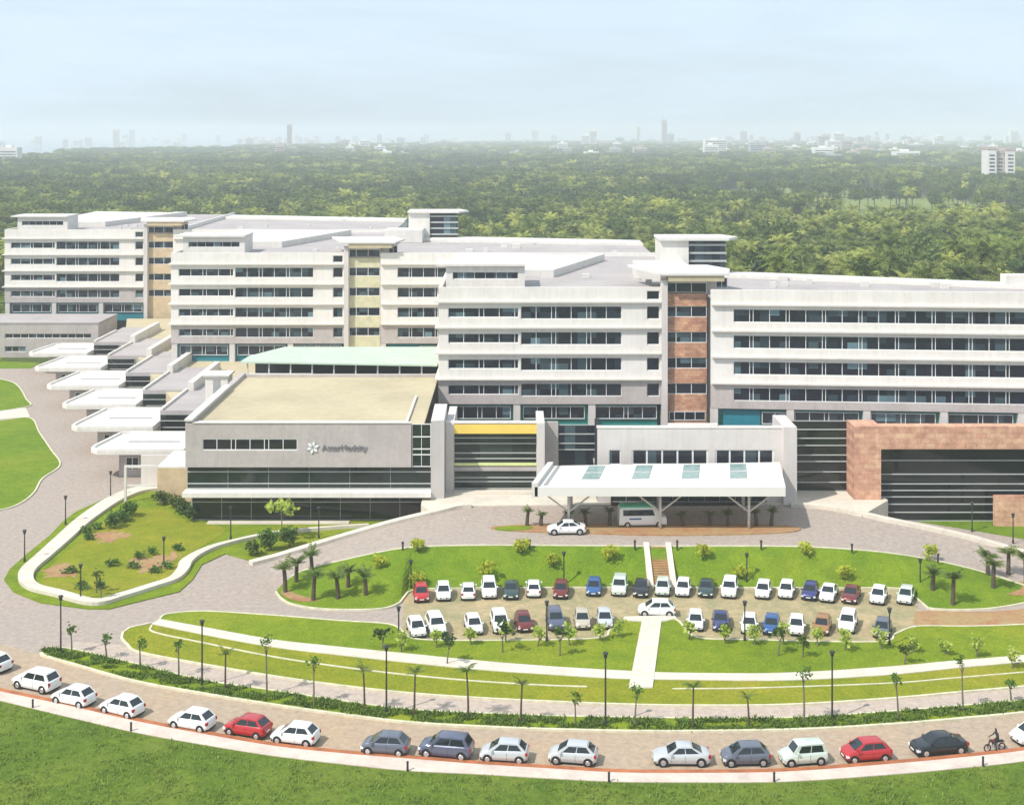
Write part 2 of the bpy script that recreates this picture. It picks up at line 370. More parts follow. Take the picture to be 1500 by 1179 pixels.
mb = MB(); stroke(mb, [p for p in bW if p[0] > 33], 1.0, -3.2, .4, off=-.4); struct(mb.build('ramp_wall', 'concrete'))
mb = MB(); stroke(mb, [p for p in fW[4:]], .26, -.3, .12, off=.1); struct(mb.build('kerb', 'kerb'))
# platforms of the entrances
mb = MB(); mb.prism([P(632, 752, 3)[:2], P(668, 742, 3)[:2], P(800, 741, 3)[:2], (12, 165), (12, 186), (-11, 186), (-11, 165)], -.01, 3.12); struct(mb.build('entrance_platform', 'concrete'))
mb = MB(); mb.prism([P(1165, 741, 3)[:2], P(1186, 741, 3)[:2], P(1262, 757, 3)[:2], (46, 167), (44, 186), (30, 186), (30, 165.5)], -.01, 3.12); struct(mb.build('entrance_platform', 'concrete'))
# green slope between ramp and parking
low = resample(W([(404, 868), (412, 878), (430, 887), (480, 894), (560, 893), (592, 880), (604, 864), (940, 862), (1325, 862), (1345, 880), (1365, 893), (1450, 893), (1535, 880)]), 90)
lw = [tuple(p) for p in low]
def gseg(i0, i1): pass
mb = MB(); NS = 8; rows = []
lsm = resample(smooth_line(W([(404, 868), (412, 878), (430, 887), (480, 894), (560, 893), (592, 880), (606, 866), (700, 863), (940, 862), (1200, 863), (1322, 864), (1345, 880), (1365, 893), (1450, 893), (1535, 878)]), 6), 400)
fs = resample(fW, 400)
# match by x so that both lines correspond
def at_x(line, x):
    for a, b in zip(line, line[1:]):
        if a[0] <= x <= b[0]:
            t = (x - a[0]) / max(1e-6, b[0] - a[0]); return tuple(a[i] + (b[i] - a[i]) * t for i in range(3))
    return line[0] if x < line[0][0] else line[-1]
xs = np.linspace(max(fs[0][0], lsm[0][0]) + .02, min(fs[-1][0], lsm[-1][0]) - .02, 140)
for j in range(NS + 1):
    t = j / NS; r = []
    for x in xs:
        a = at_x(lsm, x); b = at_x(fs, x); e = t * t * (3 - 2 * t)
        r.append((x, a[1] + (b[1] - a[1]) * t, .13 + (b[2] + .05 - .13) * e))
    rows.append(r)
for j in range(NS): strip(mb, rows[j], rows[j + 1])
for i in range(len(xs) - 1): mb.face([(rows[0][i][0], rows[0][i][1], 0), (rows[0][i + 1][0], rows[0][i + 1][1], 0), rows[0][i + 1], rows[0][i]])
struct(mb.build('grass_slope', 'lawn_bright', smooth=False))
mb = MB(); stroke(mb, [(r[0], r[1], 0) for r in rows[0]], .2, .002, .2); struct(mb.build('kerb', 'kerb'))
def slope_z(x, y):
    a = at_x(lsm, x); b = at_x(fs, x); t = min(1, max(0, (y - a[1]) / (b[1] - a[1]))); e = t * t * (3 - 2 * t); return .13 + (b[2] - .08) * e
def on_slope(px, py):
    z = 1.0
    for _ in range(14): x, y, _z = P(px, py, z); z = z * .5 + .5 * slope_z(x, y)
    x, y, _z = P(px, py, z); return (x, y, slope_z(x, y))
# stairs through the slope
st = empty('garden_stairs', (16.5, 146, 0), absolute=True)
a0 = P(965, 862, .1); b0 = P(966, 801, 3)
mb = MB(); n = 16
for i in range(n):
    y0 = a0[1] + (b0[1] - a0[1]) * i / n; z = .2 + (3.06 - .2) * (i + 1) / n
    mb.box(14.9, 16.7, y0, b0[1] + .1, z - .21, z)
mb.build('steps', 'earth_red', st)
for x in (14.3, 16.7):
    mb = MB(); mb.prism([(x, a0[1] - .2), (x + .6, a0[1] - .2), (x + .6, b0[1] + .1), (x, b0[1] + .1)], 0, [.55, .55, 3.5, 3.5]); mb.build('side_wall', 'concrete', st)
tag(st, 'brown garden stairs between pale side walls climbing the grass slope', 'stairs')
# island with red soil in front of the portico
mb = MB(); mb.prism([p[:2] for p in smooth_line(W([(718, 774), (760, 770), (900, 768), (1100, 769), (1168, 773), (1150, 781), (1000, 785), (880, 783), (760, 779)], 3), 5, True)], 3.0, 3.14); struct(mb.build('planting_bed', 'earth_red'))
mb = MB(); mb.prism([p[:2] for p in smooth_line(W([(724, 775), (750, 772), (780, 773), (770, 778), (740, 778)], 3), 4, True)], 3.0, 3.17); struct(mb.build('lawn', 'lawn'))
# left garden
gard = [(6, 850), (14, 835), (40, 812), (72, 786), (92, 765), (112, 750), (150, 733), (190, 722), (272, 718), (290, 752), (640, 752), (560, 772), (480, 790), (420, 806), (366, 822), (330, 812), (296, 828), (282, 850), (262, 868), (220, 878), (160, 893), (130, 893), (60, 884), (20, 868)]
gw = W(gard); mb = MB(); mb.prism([p[:2] for p in gw], .002, .13); struct(mb.build('garden_lawn', 'lawn'))
inner = [(60, 850), (70, 835), (110, 800), (150, 765), (190, 748), (240, 748), (275, 765), (330, 776), (300, 800), (270, 818), (258, 840), (250, 852), (200, 862), (140, 876), (100, 868), (66, 862)]
sheet('garden_lawn', inner, .16, 'lawn_olive', 5)
for e in ([(140, 785), (165, 780), (190, 784), (180, 792), (150, 796)], [(70, 835), (95, 830), (112, 838), (100, 846), (75, 846)], [(190, 826), (230, 818), (262, 812), (255, 826), (225, 838), (200, 838)]):
    sheet('bare_earth', e, .175, 'earth_red', 5)
loop = [(270, 717), (232, 717), (200, 722), (172, 733), (150, 746), (120, 768), (90, 795), (62, 820), (42, 838), (38, 852), (50, 864), (85, 873), (138, 886), (180, 876), (222, 863), (254, 852), (268, 838), (274, 826), (296, 812), (330, 800), (400, 785), (480, 777), (540, 773)]
lpW = smooth_line(W(loop), 7)
mb = MB()
wd = np.interp(np.arange(len(lpW)), [0, 30, 60, 70, 100, 118, 135, len(lpW)], [2.4, 2.2, 1.6, 1.3, 1.1, 1.4, .7, .5])
Lp = []; Rp = []
for i, p in enumerate(lpW):
    a = lpW[max(0, i - 1)]; b = lpW[min(len(lpW) - 1, i + 1)]; d = Vector((b[0] - a[0], b[1] - a[1])).normalized()
    Lp.append((p[0] - d.y * wd[i] * .5, p[1] + d.x * wd[i] * .5)); Rp.append((p[0] + d.y * wd[i] * .5, p[1] - d.x * wd[i] * .5))
for i in range(len(lpW) - 1):
    mb.prism([Rp[i], Rp[i + 1], Lp[i + 1], Lp[i]], .002, .5)
struct(mb.build('garden_path', 'concrete'))
# lawns at the far left
sheet('lawn', [(-60, 545), (0, 556), (24, 564), (38, 585), (38, 597), (-60, 602)], .12, 'lawn_bright', 4, kerb='kerb')
sheet('lawn', [(-60, 620), (0, 617), (44, 613), (58, 635), (75, 660), (88, 682), (62, 702), (50, 722), (30, 738), (0, 748), (-60, 752)], .12, 'lawn_bright', 5, kerb='kerb')
sheet('path', [(-60, 603), (38, 598), (44, 611), (-60, 619)], .10, 'concrete', 0)
sheet('lawn', [(-200, 440), (20, 430), (30, 470), (0, 530), (60, 532), (44, 540), (-200, 540)], .1, 'lawn_bright', 0)
sheet('lawn', [(1330, 762), (1600, 762), (1600, 815), (1500, 790), (1430, 778)], .10, 'lawn_bright', 0)
sheet('planting_bed', [(1400, 822), (1455, 845), (1530, 862), (1530, 875), (1440, 872), (1400, 862)], .3, 'earth_red', 4)
# ------------------------------------------------------------------ buildings
def wall(mb, x0, x1, y0, y1, z0, z1, ops, mi=0):
    """wall between y0 (front) and y1 with rectangular openings"""
    zs = sorted({z0, z1, *[o[2] for o in ops], *[o[3] for o in ops]})
    for za, zb in zip(zs, zs[1:]):
        zm = (za + zb) / 2; cut = sorted((o[0], o[1]) for o in ops if o[2] < zm < o[3]); x = x0
        for a, b in cut:
            if a - x > 1e-4: mb.box(x, a, y0, y1, za, zb, mi)
            x = b
        if x1 - x > 1e-4: mb.box(x, x1, y0, y1, za, zb, mi)
def window(parent, x0, x1, y, z0, z1, pat=None, xf=None, glass='glass', frame='frame_white', hbars=(), name='window', t=.09, border=.1):
    """window > pane ; pat = list of relative bay widths"""
    f = MB(xf); yf = y
    f.box(x0, x1, yf, yf + .12, z0, z0 + border); f.box(x0, x1, yf, yf + .12, z1 - border, z1)
    f.box(x0, x0 + t, yf, yf + .12, z0 + border, z1 - border); f.box(x1 - t, x1, yf, yf + .12, z0 + border, z1 - border)
    if pat:
        tot = sum(pat); x = x0
        for w in pat[:-1]:
            x += (x1 - x0) * w / tot; f.box(x - t / 2, x + t / 2, yf + .01, yf + .11, z0 + border, z1 - border)
    for h in hbars: f.box(x0 + t, x1 - t, yf - .06, yf + .1, h - .06, h + .06)
    o = f.build(name, frame, parent)
    g = MB(xf); g.box(x0 + .01, x1 - .01, yf + .06, yf + .1, z0 + .01, z1 - .01)
    p = g.build('pane', glass, parent); p.parent = o; p.matrix_parent_inverse = Matrix()
    return o
def bx(name, m, parent, *a, xf=None):
    mb = MB(xf)
    for b in a: mb.box(*b)
    return mb.build(name, m, parent)
TOPS = [23.05, 19.35, 15.65, 11.95]; LEDGE = [23.6, 19.9, 16.2, 12.5]
TOW = {'f': (-1, 27.6), 'm': (8.5, 30.6), 'n': (2.4, 30.6)}
def ward(xc, d, xr, rear0, rear1, band, label, backd, xf=None, fx=None, endbox=False, low='wall_grey'):
    r = tag(empty('hospital_wing'), label, 'building')
    xl = xc - 32.2
    g1 = (xc - 30.8, xc - 20.65); g2 = (xc - 20.35, xc - 5.8); g3 = (xc - 2.2, xc - .35)
    # left part --------------------------------------------------
    for k, (za, zb, m) in enumerate(((9.0, 12.35, low), (12.35, 25.8, 'wall_cream'))):
        ops = []
        for t in TOPS:
            if za < t < zb + .01:
                ops += [(g1[0], g1[1], t - 1.6, t - .2), (g2[0], g2[1], t - 1.85, t + .05), (g3[0], g3[1], t - 1.85, t + .05)]
        if k: ops.append((g3[0], g3[1], 24.0, 25.3))
        mb = MB(); wall(mb, xl, xc - .1, d, d + .5, za, zb, ops); mb.build('wall', m, r)
    for t in TOPS:
        window(r, g1[0], g1[1], d + .2, t - 1.6, t - .2, [2, 2, .6, 2, 2, .5])
        window(r, g2[0], g2[1], d + .16, t - 1.85, t + .05, [2, 2, .55, 2, 2, .55, 2, 2])
        window(r, g3[0], g3[1], d + .2, t - 1.85, t + .05)
    window(r, g3[0], g3[1], d + .2, 24.0, 25.3)
    for z in LEDGE:
        bx('ledge', 'ledge', r, (xl - .5, xc - .12, d - .5, d + .3, z, z + .22), (xl - .5, xl - .002, d + .302, d + 30, z, z + .22))
    bx('side_wall', 'wall_cream', r, (xl, xl + .5, d + .5, backd, 7.9, 25.8)); bx('side_wall', 'wall_cream', r, (xc + 6.2, xc + 6.6, d + 12, backd, 7.9, 25.7))
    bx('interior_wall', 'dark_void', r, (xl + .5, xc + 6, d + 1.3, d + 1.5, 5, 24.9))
    # roofs
    bx('roof', 'roof_grey', r, (xl + .5, xc + 6.2, d + .5, backd, 24.8, 25.1))
    rd = MB(); rd.prism([(xl + .6, d + 22), (xc - 17, d + 22), (xc - 8, backd - 8), (xl + .6, backd - 2)], 25.1, 26.1); rd.build('roof_deck', 'roof_white', r)
    rb = MB(); rb.prism([(xc - 17, d + 20), (xc - 15, d + 20), (xc - 5, backd - 8), (xc - 8, backd - 8)], 25.1, 26.3); rb.build('parapet', 'wall_white', r)
    # penthouse over the left end
    ph = MB(); wall(ph, xl + .8, xl + 12.5, d + 6, d + 6.4, 25.1, 28.3, [(xl + 1.8, xl + 11.5, 26.3, 27.4)])
    ph.box(xl + .8, xl + 12.5, d + 7.2, d + 14, 25.1, 28.3); ph.box(xl + .8, xl + 1.2, d + 6.4, d + 7.2, 25.1, 28.3); ph.box(xl + 12.1, xl + 12.5, d + 6.4, d + 7.2, 25.1, 28.3)
    ph.box(xl - .6, xl + 12.6, d + 5.4, d + 14.2, 28.302, 28.6)
    o = ph.build('penthouse', 'wall_white', r)
    w = window(r, xl + 1.8, xl + 11.5, d + 6.2, 26.3, 27.4, [1] * 6, t=.05); w.parent = o
    # ground floor ------------------------------------------------
    bx('recessed_wall', 'teal' if band != 'brick_panel' else 'teal_green', r, (xl + .8, xc - .6, d + .9, d + 1.2, 4.8, 9.0))
    for i, x in enumerate((xl + 1.2, xl + 11.9, xl + 22.3)):
        window(r, x + .3, x + 9.2, d + .6, 6.75, 8.6, [2, 2, .6, 2, 2])
    for x in (xl + .1, xl + 10.8, xl + 21.6):
        bx('column', 'wall_pinkgrey', r, (x, x + 1.0, d + .1, d + .9, 4.8, 9.0))
    # stair core ---------------------------------------------------
    bx('pier', 'wall_pinkgrey', r, (xc - .1, xc + .75, d - .5, d + 1.5, 4.8, 26.9))
    c0, c1 = xc + .75, xc + 6.5
    allz = [26.45] + TOPS; prev = 4.8
    for t in allz:
        window(r, c0, c1, d + .5, t - 1.6, t, [1.2, 2, 2])
    cuts = [27.2] + [t for t in allz]
    zt = 4.8
    for t in reversed(allz):
        lo = zt; hi = t - 1.6
        if hi - lo > .05: bx('spandrel_panel', band, r, (c0, c1, d + .4, d + .8, lo, hi))
        zt = t
    bx('spandrel_panel', 'wall_pinkgrey', r, (c0, c1, d + .4, d + .8, zt, 27.0))
    bx('core_wall', 'wall_pinkgrey', r, (c0, c1 + 1.4, d + 1.2, d + 9, 4.8, 27.0))
    if band == 'brick_panel': window(r, c0 + .3, c1 - .2, d + .32, 6.6, 7.9, [1, 2, 2, 2], name='window')
    cm = MB(); cm.prism([(xc - .6, d - 1.3), (c1 + 2.9, d - 1.3), (c1 + 4.2, d + 6), (c1 + 1.6, d + 12), (xc - 4, d + 12)], 27.6, 27.9); cm.build('roof_slab', 'roof_white', r)
    bx('soffit_beam', 'roof_beige' if band != 'orange_panel' else 'orange_panel', r, (xc + .8, c1 + 2.3, d - 1.1, d + 4, 26.75, 27.6))
    window(r, c1 + 1.5, c1 + 1.55 + 1.6, d + 1.6, 25.5, 27.0, [1, 1])
    # right part ---------------------------------------------------
    XF = xf; x0 = xc + 6.6
    wins = (xc + 9.75, xr - 2.5)
    for k, (za, zb, m) in enumerate(((9.0, 12.35, low), (12.35, 25.8, 'wall_cream'))):
        ops = [(wins[0], wins[1], t - 1.85, t + .05) for t in TOPS if za < t < zb + .01]
        mb = MB(XF); wall(mb, x0, xr, d, d + .5, za, zb, ops); mb.build('wall', m, r)
    nb = max(1, int((wins[1] - wins[0]) / 5.05)); pat = [2.1, .45] + [2.1, 2.1, .42] * nb
    for t in TOPS: window(r, wins[0], wins[1], d + .16, t - 1.85, t + .05, pat, XF)
    for z in LEDGE: bx('ledge', 'ledge', r, (x0 + .1, xr + .5, d - .5, d + .3, z, z + .22), xf=XF)
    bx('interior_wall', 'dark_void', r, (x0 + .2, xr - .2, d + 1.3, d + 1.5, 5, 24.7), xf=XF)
    mb = MB(); f0 = (x0, d + .5) if XF is None else XF(x0, d + .5, 0)[:2]; f1 = (xr, d + .5) if XF is None else XF(xr, d + .5, 0)[:2]
    mb.prism([f0, f1, (xr, rear1), (x0, rear0)], 24.5, 24.75); mb.build('roof', 'roof_grey', r)
    mb = MB(); mb.prism([(x0, rear0 - (11 if xc < 0 else 6)), (xr, rear1 - (9 if xc < 0 else 5)), (xr, rear1), (x0, rear0)], 24.75, 25.25); mb.build('parapet', 'wall_white', r)
    mb = MB(); mb.prism([(x0, rear0), (xr, rear1), (xr, rear1 + .4), (x0, rear0 + .4)], 0, 25.2); mb.build('wall', 'wall_cream', r)
    mb = MB(); mb.prism([(xr - .4, f1[1]), (xr, f1[1]), (xr, rear1), (xr - .4, rear1)], 0, 24.5); mb.build('wall', 'wall_cream', r)
    bx('recessed_wall', 'teal_green', r, (x0 + .5, xr - .5, d + .9, d + 1.2, 4.8, 9.0), xf=XF)
    bx('panel', 'teal', r, (x0 + 1.8, x0 + 7, d + .6, d + .88, 4.85, 8.7), xf=XF)
    x = x0 + .9; i = 0
    while x < xr - 4:
        bx('column', 'wall_pinkgrey', r, (x - .9, x + .1, d + .05, d + .88, 4.8, 9.0), xf=XF)
        if i: window(r, x + .3, min(x + 9.2, xr - 1), d + .6, 6.7, 8.6, [1.7, 1.7, .5, 1.7, 1.7], XF)
        else: window(r, x + 6.3, x + 10, d + .45, 6.8, 8.5, [1, 1], XF)
        x += 10.6; i += 1
    # rear stair tower ---------------------------------------------
    if label[0] != 'f':
        tx = xc + TOW[label[0]][0]; ty = rear0 - 7; th_ = TOW[label[0]][1]
        t = MB(); t.box(tx, tx + 4.6, ty, ty + 8, 24.9, th_); t.prism([(tx - .2, ty - .6), (tx + 11.0, ty - .6), (tx + 13.0, ty + 3), (tx + 11.0, ty + 8.2), (tx - .2, ty + 8.2)], th_ + .002, th_ + .4)
        t.box(tx - 4.5, tx + 3.5, ty - 8, ty - .002, 24.8, 27.4)
        o = t.build('rear_tower', 'wall_white', r)
        g = MB(); g.box(tx + 4.602, tx + 10.6, ty + .6, ty + 8, 20, th_); g2_ = g.build('tower_glazing', 'glass', r); g2_.parent = o
        l = MB()
        for z in (25.8, 27.1, 28.4, 29.7): l.box(tx + 4.65, tx + 10.8, ty + .35, ty + .6, z, z + .3)
        l = l.build('louvre', 'louvre', r); l.parent = o
    if endbox: bx('parapet_block', 'wall_white', r, (xr - 8, xr + 1, d + 8, rear1 + 1, 24.75, 26.7))
    # roof equipment: raised pads, vents, tanks
    rn = random.Random(int(xc * 7))
    for i in range(7):
        x = rn.uniform(x0 + 5, xr - 6); tt = (x - x0) / (xr - x0); y1 = rear0 + (rear1 - rear0) * tt; y = rn.uniform(d + 4, max(d + 5, y1 - 7))
        w = rn.uniform(.6, 1.6); bx('roof_vent', 'roof_white', r, (x, x + w, y, y + w * .8, 24.75, 24.75 + rn.uniform(.4, .9)))
    for i in range(5):
        x = rn.uniform(xc - 12, xc + 2); y = rn.uniform(d + 4, d + 20); w = rn.uniform(.5, 1.3)
        bx('roof_vent', 'roof_white', r, (x, x + w, y, y + w * .8, 25.1, 25.1 + rn.uniform(.3, .8)))
    return r
def shear(x, y, z): return (x, y - 3.0 - (x - 28.2) * .075, z)
ward(-84.5, 314, -28, 380, 365, 'orange_panel', 'farthest white hospital wing at the left with orange panels beside its windows', 384, low='wall_grey')
ward(-31.0, 253, 27, 304, 290, 'yellow_panel', 'middle white hospital wing with pale yellow panels and a green canopy before it', 314)
ward(21.6, 196.5, 82, 228, 206, 'brick_panel', 'nearest white hospital wing with a tall column of red brick panels', 253, xf=shear, endbox=True)
# podium terrace between the wings (a roof deck of the podium)
r = tag(empty('podium'), 'beige podium deck between the service pavilions and the hospital wings', 'building')
mb = MB(); mb.prism([(-42, 206), (-10.9, 206), (-10.9, 250), (-30, 253), (-33, 290), (-70, 312), (-88, 312), (-80, 282), (-62, 236), (-50, 208)], 0, 5.6, 0); mb.build('deck', 'roof_beige', r)
rr = tag(empty('courtyard_canopy'), 'long pale green canopy roof behind the beige flat roof', 'canopy')
mb = MB(); mb.prism([P(352, 531, 13.1)[:2], P(640, 536, 13.1)[:2], (-10.9, 222), (-37, 222), (-41, 213)], 13.0, 13.25); mb.build('canopy_roof', 'roof_green', rr)
mb = MB(); a = P(352, 531, 13.1); b = P(640, 536, 13.1)
for i in range(9):
    t = (i + .3) / 9; x = a[0] + (b[0] - a[0]) * t; y = a[1] + (b[1] - a[1]) * t + .6; o = MB(); o.tube((x, y, 5.6), (x, y, 13), .14, .12, 8); o.build('post', 'wall_white', rr)
o = MB(); stroke(o, [(a[0] + 1.5, a[1] - .4, 11.2), (a[0] + 11, a[1] - .5, 11.2)], .5, -.3, .3); o.build('beam', 'frame_white', rr)
o = MB(); stroke(o, [(b[0] - 11, b[1] - .4, 11.4), (b[0] - .5, b[1] - .5, 11.4)], .5, -.3, .3); o.build('beam', 'frame_white', rr)
o = MB(); o.box(-41, -11, 218, 218.4, 5.6, 13); o.build('back_wall', 'dark_void', rr)  # near-black wall colour paints the shade under the canopy
# ---- auditorium block
r = tag(empty('auditorium_building'), 'low grey building with beige flat roof and wall lettering above dark glazing', 'building')
D = 168.0; X0, X1 = -40.2, -12.4
mb = MB(); wall(mb, X0, X1, D, D + .5, 6.9, 12.3, [(-38.1, -26.4, 8.95, 10.45)]); mb.box(X0, X0 + .8, D + .5, 202, 6.9, 12.55); mb.box(X0 + .8, -10.9, 201.2, 202, 0, 12.4); mb.box(X0, X0 + .5, D + 3, 202, 0, 6.9)
mb.build('wall', 'wall_grey', r)
bx('parapet', 'wall_white', r, (X0 - .1, X0 + .9, D - .1, 191, 12.55, 12.8), (X0 + .9, X1, D - .1, D + .45, 12.302, 12.42))
window(r, -38.1, -26.4, D + .05, 8.95, 10.45, [2, 2, .6, 2, 2, .6, 2, 2], glass='glass_black', border=.14)
bx('roof', 'roof_beige', r, (X0 + .8, -10.9, D + .5, 201.2, 11.7, 12.0))
bx('kerb_strip', 'roof_white', r, (X0 + 1.2, -13, D + 1.2, D + 1.8, 12.0, 12.25), (-13.2, -12.9, D + .5, 186, 12.0, 12.3))
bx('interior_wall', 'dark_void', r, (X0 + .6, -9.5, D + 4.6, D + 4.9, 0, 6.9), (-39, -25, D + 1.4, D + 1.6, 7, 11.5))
window(r, X0 + .1, -10.0, D + .6, 4.1, 6.9, [1] * 6, glass='glass_green', frame='louvre', hbars=(6.2, 4.75), t=.03)
window(r, -12.3, -10.0, D + .2, 6.9, 12.2, [1, 1], glass='glass_green', frame='frame_white', hbars=(8.4, 9.1, 10.6), t=.06)
bx('canopy_slab', 'wall_cream', r, (X0 - .1, -9.9, D - 1.3, D + .55, 3.5, 4.08))
window(r, X0 + .6, -10.2, D + .9, .15, 3.5, [1] * 8, glass='glass_black', frame='metal_grey', hbars=(2.4,), t=.06)
bx('plinth', 'concrete', r, (X0 + 2.8, -20, D - .9, D + .3, .0, .25))
mb = MB(); mb.prism([(-9.95, D - .6), (-8.35, D - .2), (-8.35, D + 8), (-9.95, D + 8)], 0, [12.7, 12.7, 13.1, 13.1]); mb.build('pier', 'wall_pinkgrey', r)
# lettering with round emblem
def text_mesh(s_, size, loc, m, name, parent, depth=.05):
    c = bpy.data.curves.new(name, 'FONT'); c.body = s_; c.size = size; c.extrude = depth
    t = bpy.data.objects.new(name, c); COL.objects.link(t); bpy.context.view_layer.update()
    me = bpy.data.meshes.new_from_object(t.evaluated_get(bpy.context.evaluated_depsgraph_get())); bpy.data.objects.remove(t)
    me.transform(Matrix.Translation(loc) @ Matrix.Rotation(math.radians(90), 4, 'X')); me.materials.clear(); me.materials.append(M[m])
    o = bpy.data.objects.new(name, me); COL.objects.link(o); o.parent = parent; return o
text_mesh('AsterMedcity', 1.02, (-23.4, D - .1, 9.0), 'sign_grey', 'wall_lettering', r)
mb = MB()
for k in range(6):
    a = k * math.pi / 3 + .3; c = Vector((-24.5, D - .08, 9.35)); mb.prism([(0, 0)] * 0 or [(c.x, c.y)] * 0 or [(-.001, 0), (.001, 0), (0, .001)], 0, .001) if False else None
    p = [c + Vector((math.cos(a + t) * rr_, 0, math.sin(a + t) * rr_)) for t, rr_ in ((-.1, .12), (-.42, .5), (0, .82), (.42, .5))]
    q = [v + Vector((0, -.05, 0)) for v in p]; mb.face(q); mb.face(p[::-1])
    for i in range(4): mb.face([p[i], p[(i + 1) % 4], q[(i + 1) % 4], q[i]])
mb.build('emblem', 'sign_light', r)
# ---- main entrance block with yellow beam
r = tag(empty('entrance_building'), 'glazed entrance block framed by grey piers with a yellow top beam', 'building')
D = 172.0
bx('pier', 'wall_pinkgrey', r, (-8.3, -7.3, D - 1, D + 10, 3.1, 11.6)); bx('pier', 'wall_pinkgrey', r, (3.1, 4.1, D - 1, D + 7, 3.1, 11.6))
bx('beam', 'yellow', r, (-7.298, 3.098, D - .95, D - .2, 10.35, 11.5))
bx('parapet', 'wall_cream', r, (-8.3, 4.1, D - .9, D - .25, 11.602, 11.85))
window(r, -7.3, 3.1, D + .1, 3.2, 10.35, None, glass='glass_green', frame='louvre', hbars=(9.6, 8.9, 7.7, 7.0, 4.6, 4.1, 5.6), t=.05)
bx('spandrel', 'lime', r, (-7.29, 3.09, D - .2, D + .02, 6.15, 6.5))
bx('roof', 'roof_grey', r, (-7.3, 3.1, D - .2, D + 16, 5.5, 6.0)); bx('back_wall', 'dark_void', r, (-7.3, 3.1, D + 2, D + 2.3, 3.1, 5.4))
bx('wall', 'wall_grey', r, (4.1, 5.9, D + 3, D + 3.4, 3.1, 11.0))
window(r, 5.9, 11.2, D + 3.2, 3.2, 10.6, None, glass='glass', frame='louvre', hbars=(9.4, 8.2, 7.4), t=.06)
bx('step', 'concrete', r, (-7.2, 3.0, D - 2.4, D - 1.002, 3.12, 3.3))
# ---- portico building and portico
r = tag(empty('lobby_building'), 'beige lobby block with a row of square windows behind the portico', 'building')
D = 166.0
ops = [(11.8, 13.2, 7.7, 9.5), (14.55, 23.85, 7.7, 9.5), (24.7, 31.85, 7.7, 9.5), (12, 31, 3.1, 6.3)]
mb = MB(); wall(mb, 10.4, 32.8, D, D + .5, 3.1, 12.15, ops); mb.build('wall', 'wall_pinkgrey', r)
window(r, 11.8, 13.2, D + .1, 7.7, 9.5, [1]); window(r, 14.55, 23.85, D + .1, 7.7, 9.5, [1] * 5, t=.2); window(r, 24.7, 31.85, D + .1, 7.7, 9.5, [1] * 4, t=.2)
window(r, 12, 31, D + .2, 3.1, 6.3, [1] * 10, glass='glass_black', frame='metal_grey', t=.07, name='glass_door')
bx('pier', 'wall_pinkgrey', r, (32.8, 34.4, D - 1.2, D + 6, 3.1, 12.5)); bx('parapet', 'wall_cream', r, (10.3, 32.79, D - .08, D + .58, 12.152, 12.35))
bx('raised_parapet', 'wall_cream', r, (19, 25, D + .0, D + .5, 12.352, 12.65))
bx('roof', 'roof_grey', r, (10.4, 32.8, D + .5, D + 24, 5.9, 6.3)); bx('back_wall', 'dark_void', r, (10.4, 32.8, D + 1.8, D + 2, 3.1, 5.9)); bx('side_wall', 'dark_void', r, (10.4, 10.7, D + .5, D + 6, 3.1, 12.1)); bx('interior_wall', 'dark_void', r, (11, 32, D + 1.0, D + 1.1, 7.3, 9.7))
r = tag(empty('portico'), 'white flat portico roof with four green skylights over the drop-off', 'canopy')
# roof: quadrilateral with fascia, four skylights
fl = (2.55, 153.2); fr = (30.7, 153.2); br_ = (32.3, 164.8); bl = (4.6, 163.0)
def lerp4(u, v):
    a = (fl[0] + (fr[0] - fl[0]) * u, fl[1] + (fr[1] - fl[1]) * u); b = (bl[0] + (br_[0] - bl[0]) * u, bl[1] + (br_[1] - bl[1]) * u)
    return (a[0] + (b[0] - a[0]) * v, a[1] + (b[1] - a[1]) * v)
mb = MB(); mb.prism([fl, fr, br_, bl], 7.25, 8.3); mb.build('canopy_roof', 'canopy_white', r)
mb = MB(); mb.prism([lerp4(-.012, 0), lerp4(.012, 0), lerp4(.012, 1), lerp4(-.012, 1)], 7.1, 8.75); mb.build('side_fascia', 'wall_white', r)
mb = MB(); mb.prism([lerp4(.03, .06), lerp4(.045, .06), lerp4(.045, .98), lerp4(.03, .98)], 8.304, 8.35); mb.build('gutter', 'metal_grey', r)
for u in (.205, .41, .615, .815):
    mb = MB(); mb.prism([lerp4(u - .035, .3), lerp4(u + .035, .3), lerp4(u + .035, .92), lerp4(u - .035, .92)], 8.302, 8.38); o = mb.build('skylight', 'skylight', r)
    fm = MB()
    for v0, v1 in ((.28, .3), (.6, .615), (.92, .94)): fm.prism([lerp4(u - .037, v0), lerp4(u + .037, v0), lerp4(u + .037, v1), lerp4(u - .037, v1)], 8.303, 8.42)
    f = fm.build('skylight_frame', 'roof_white', r); f.parent = o
for px in (833, 967, 1097):
    x = (px - 750) / 12.9; y = 155.0
    c = MB(); c.tube((x, y, 3.1), (x, y, 7.3), .16, .16, 10)
    for s_ in (-1, 1): c.tube((x, y, 5.0), (x + s_ * 3.0, y, 7.3), .1, .1, 8)
    c.build('column', 'wall_white', r, smooth=True)
for px in (833, 967, 1097):
    x = (px - 750) / 12.9; c = MB(); c.tube((x + .6, 162.5, 3.1), (x + .6, 162.5, 7.3), .2, .2, 10); c.build('column', 'wall_white', r, smooth=True)
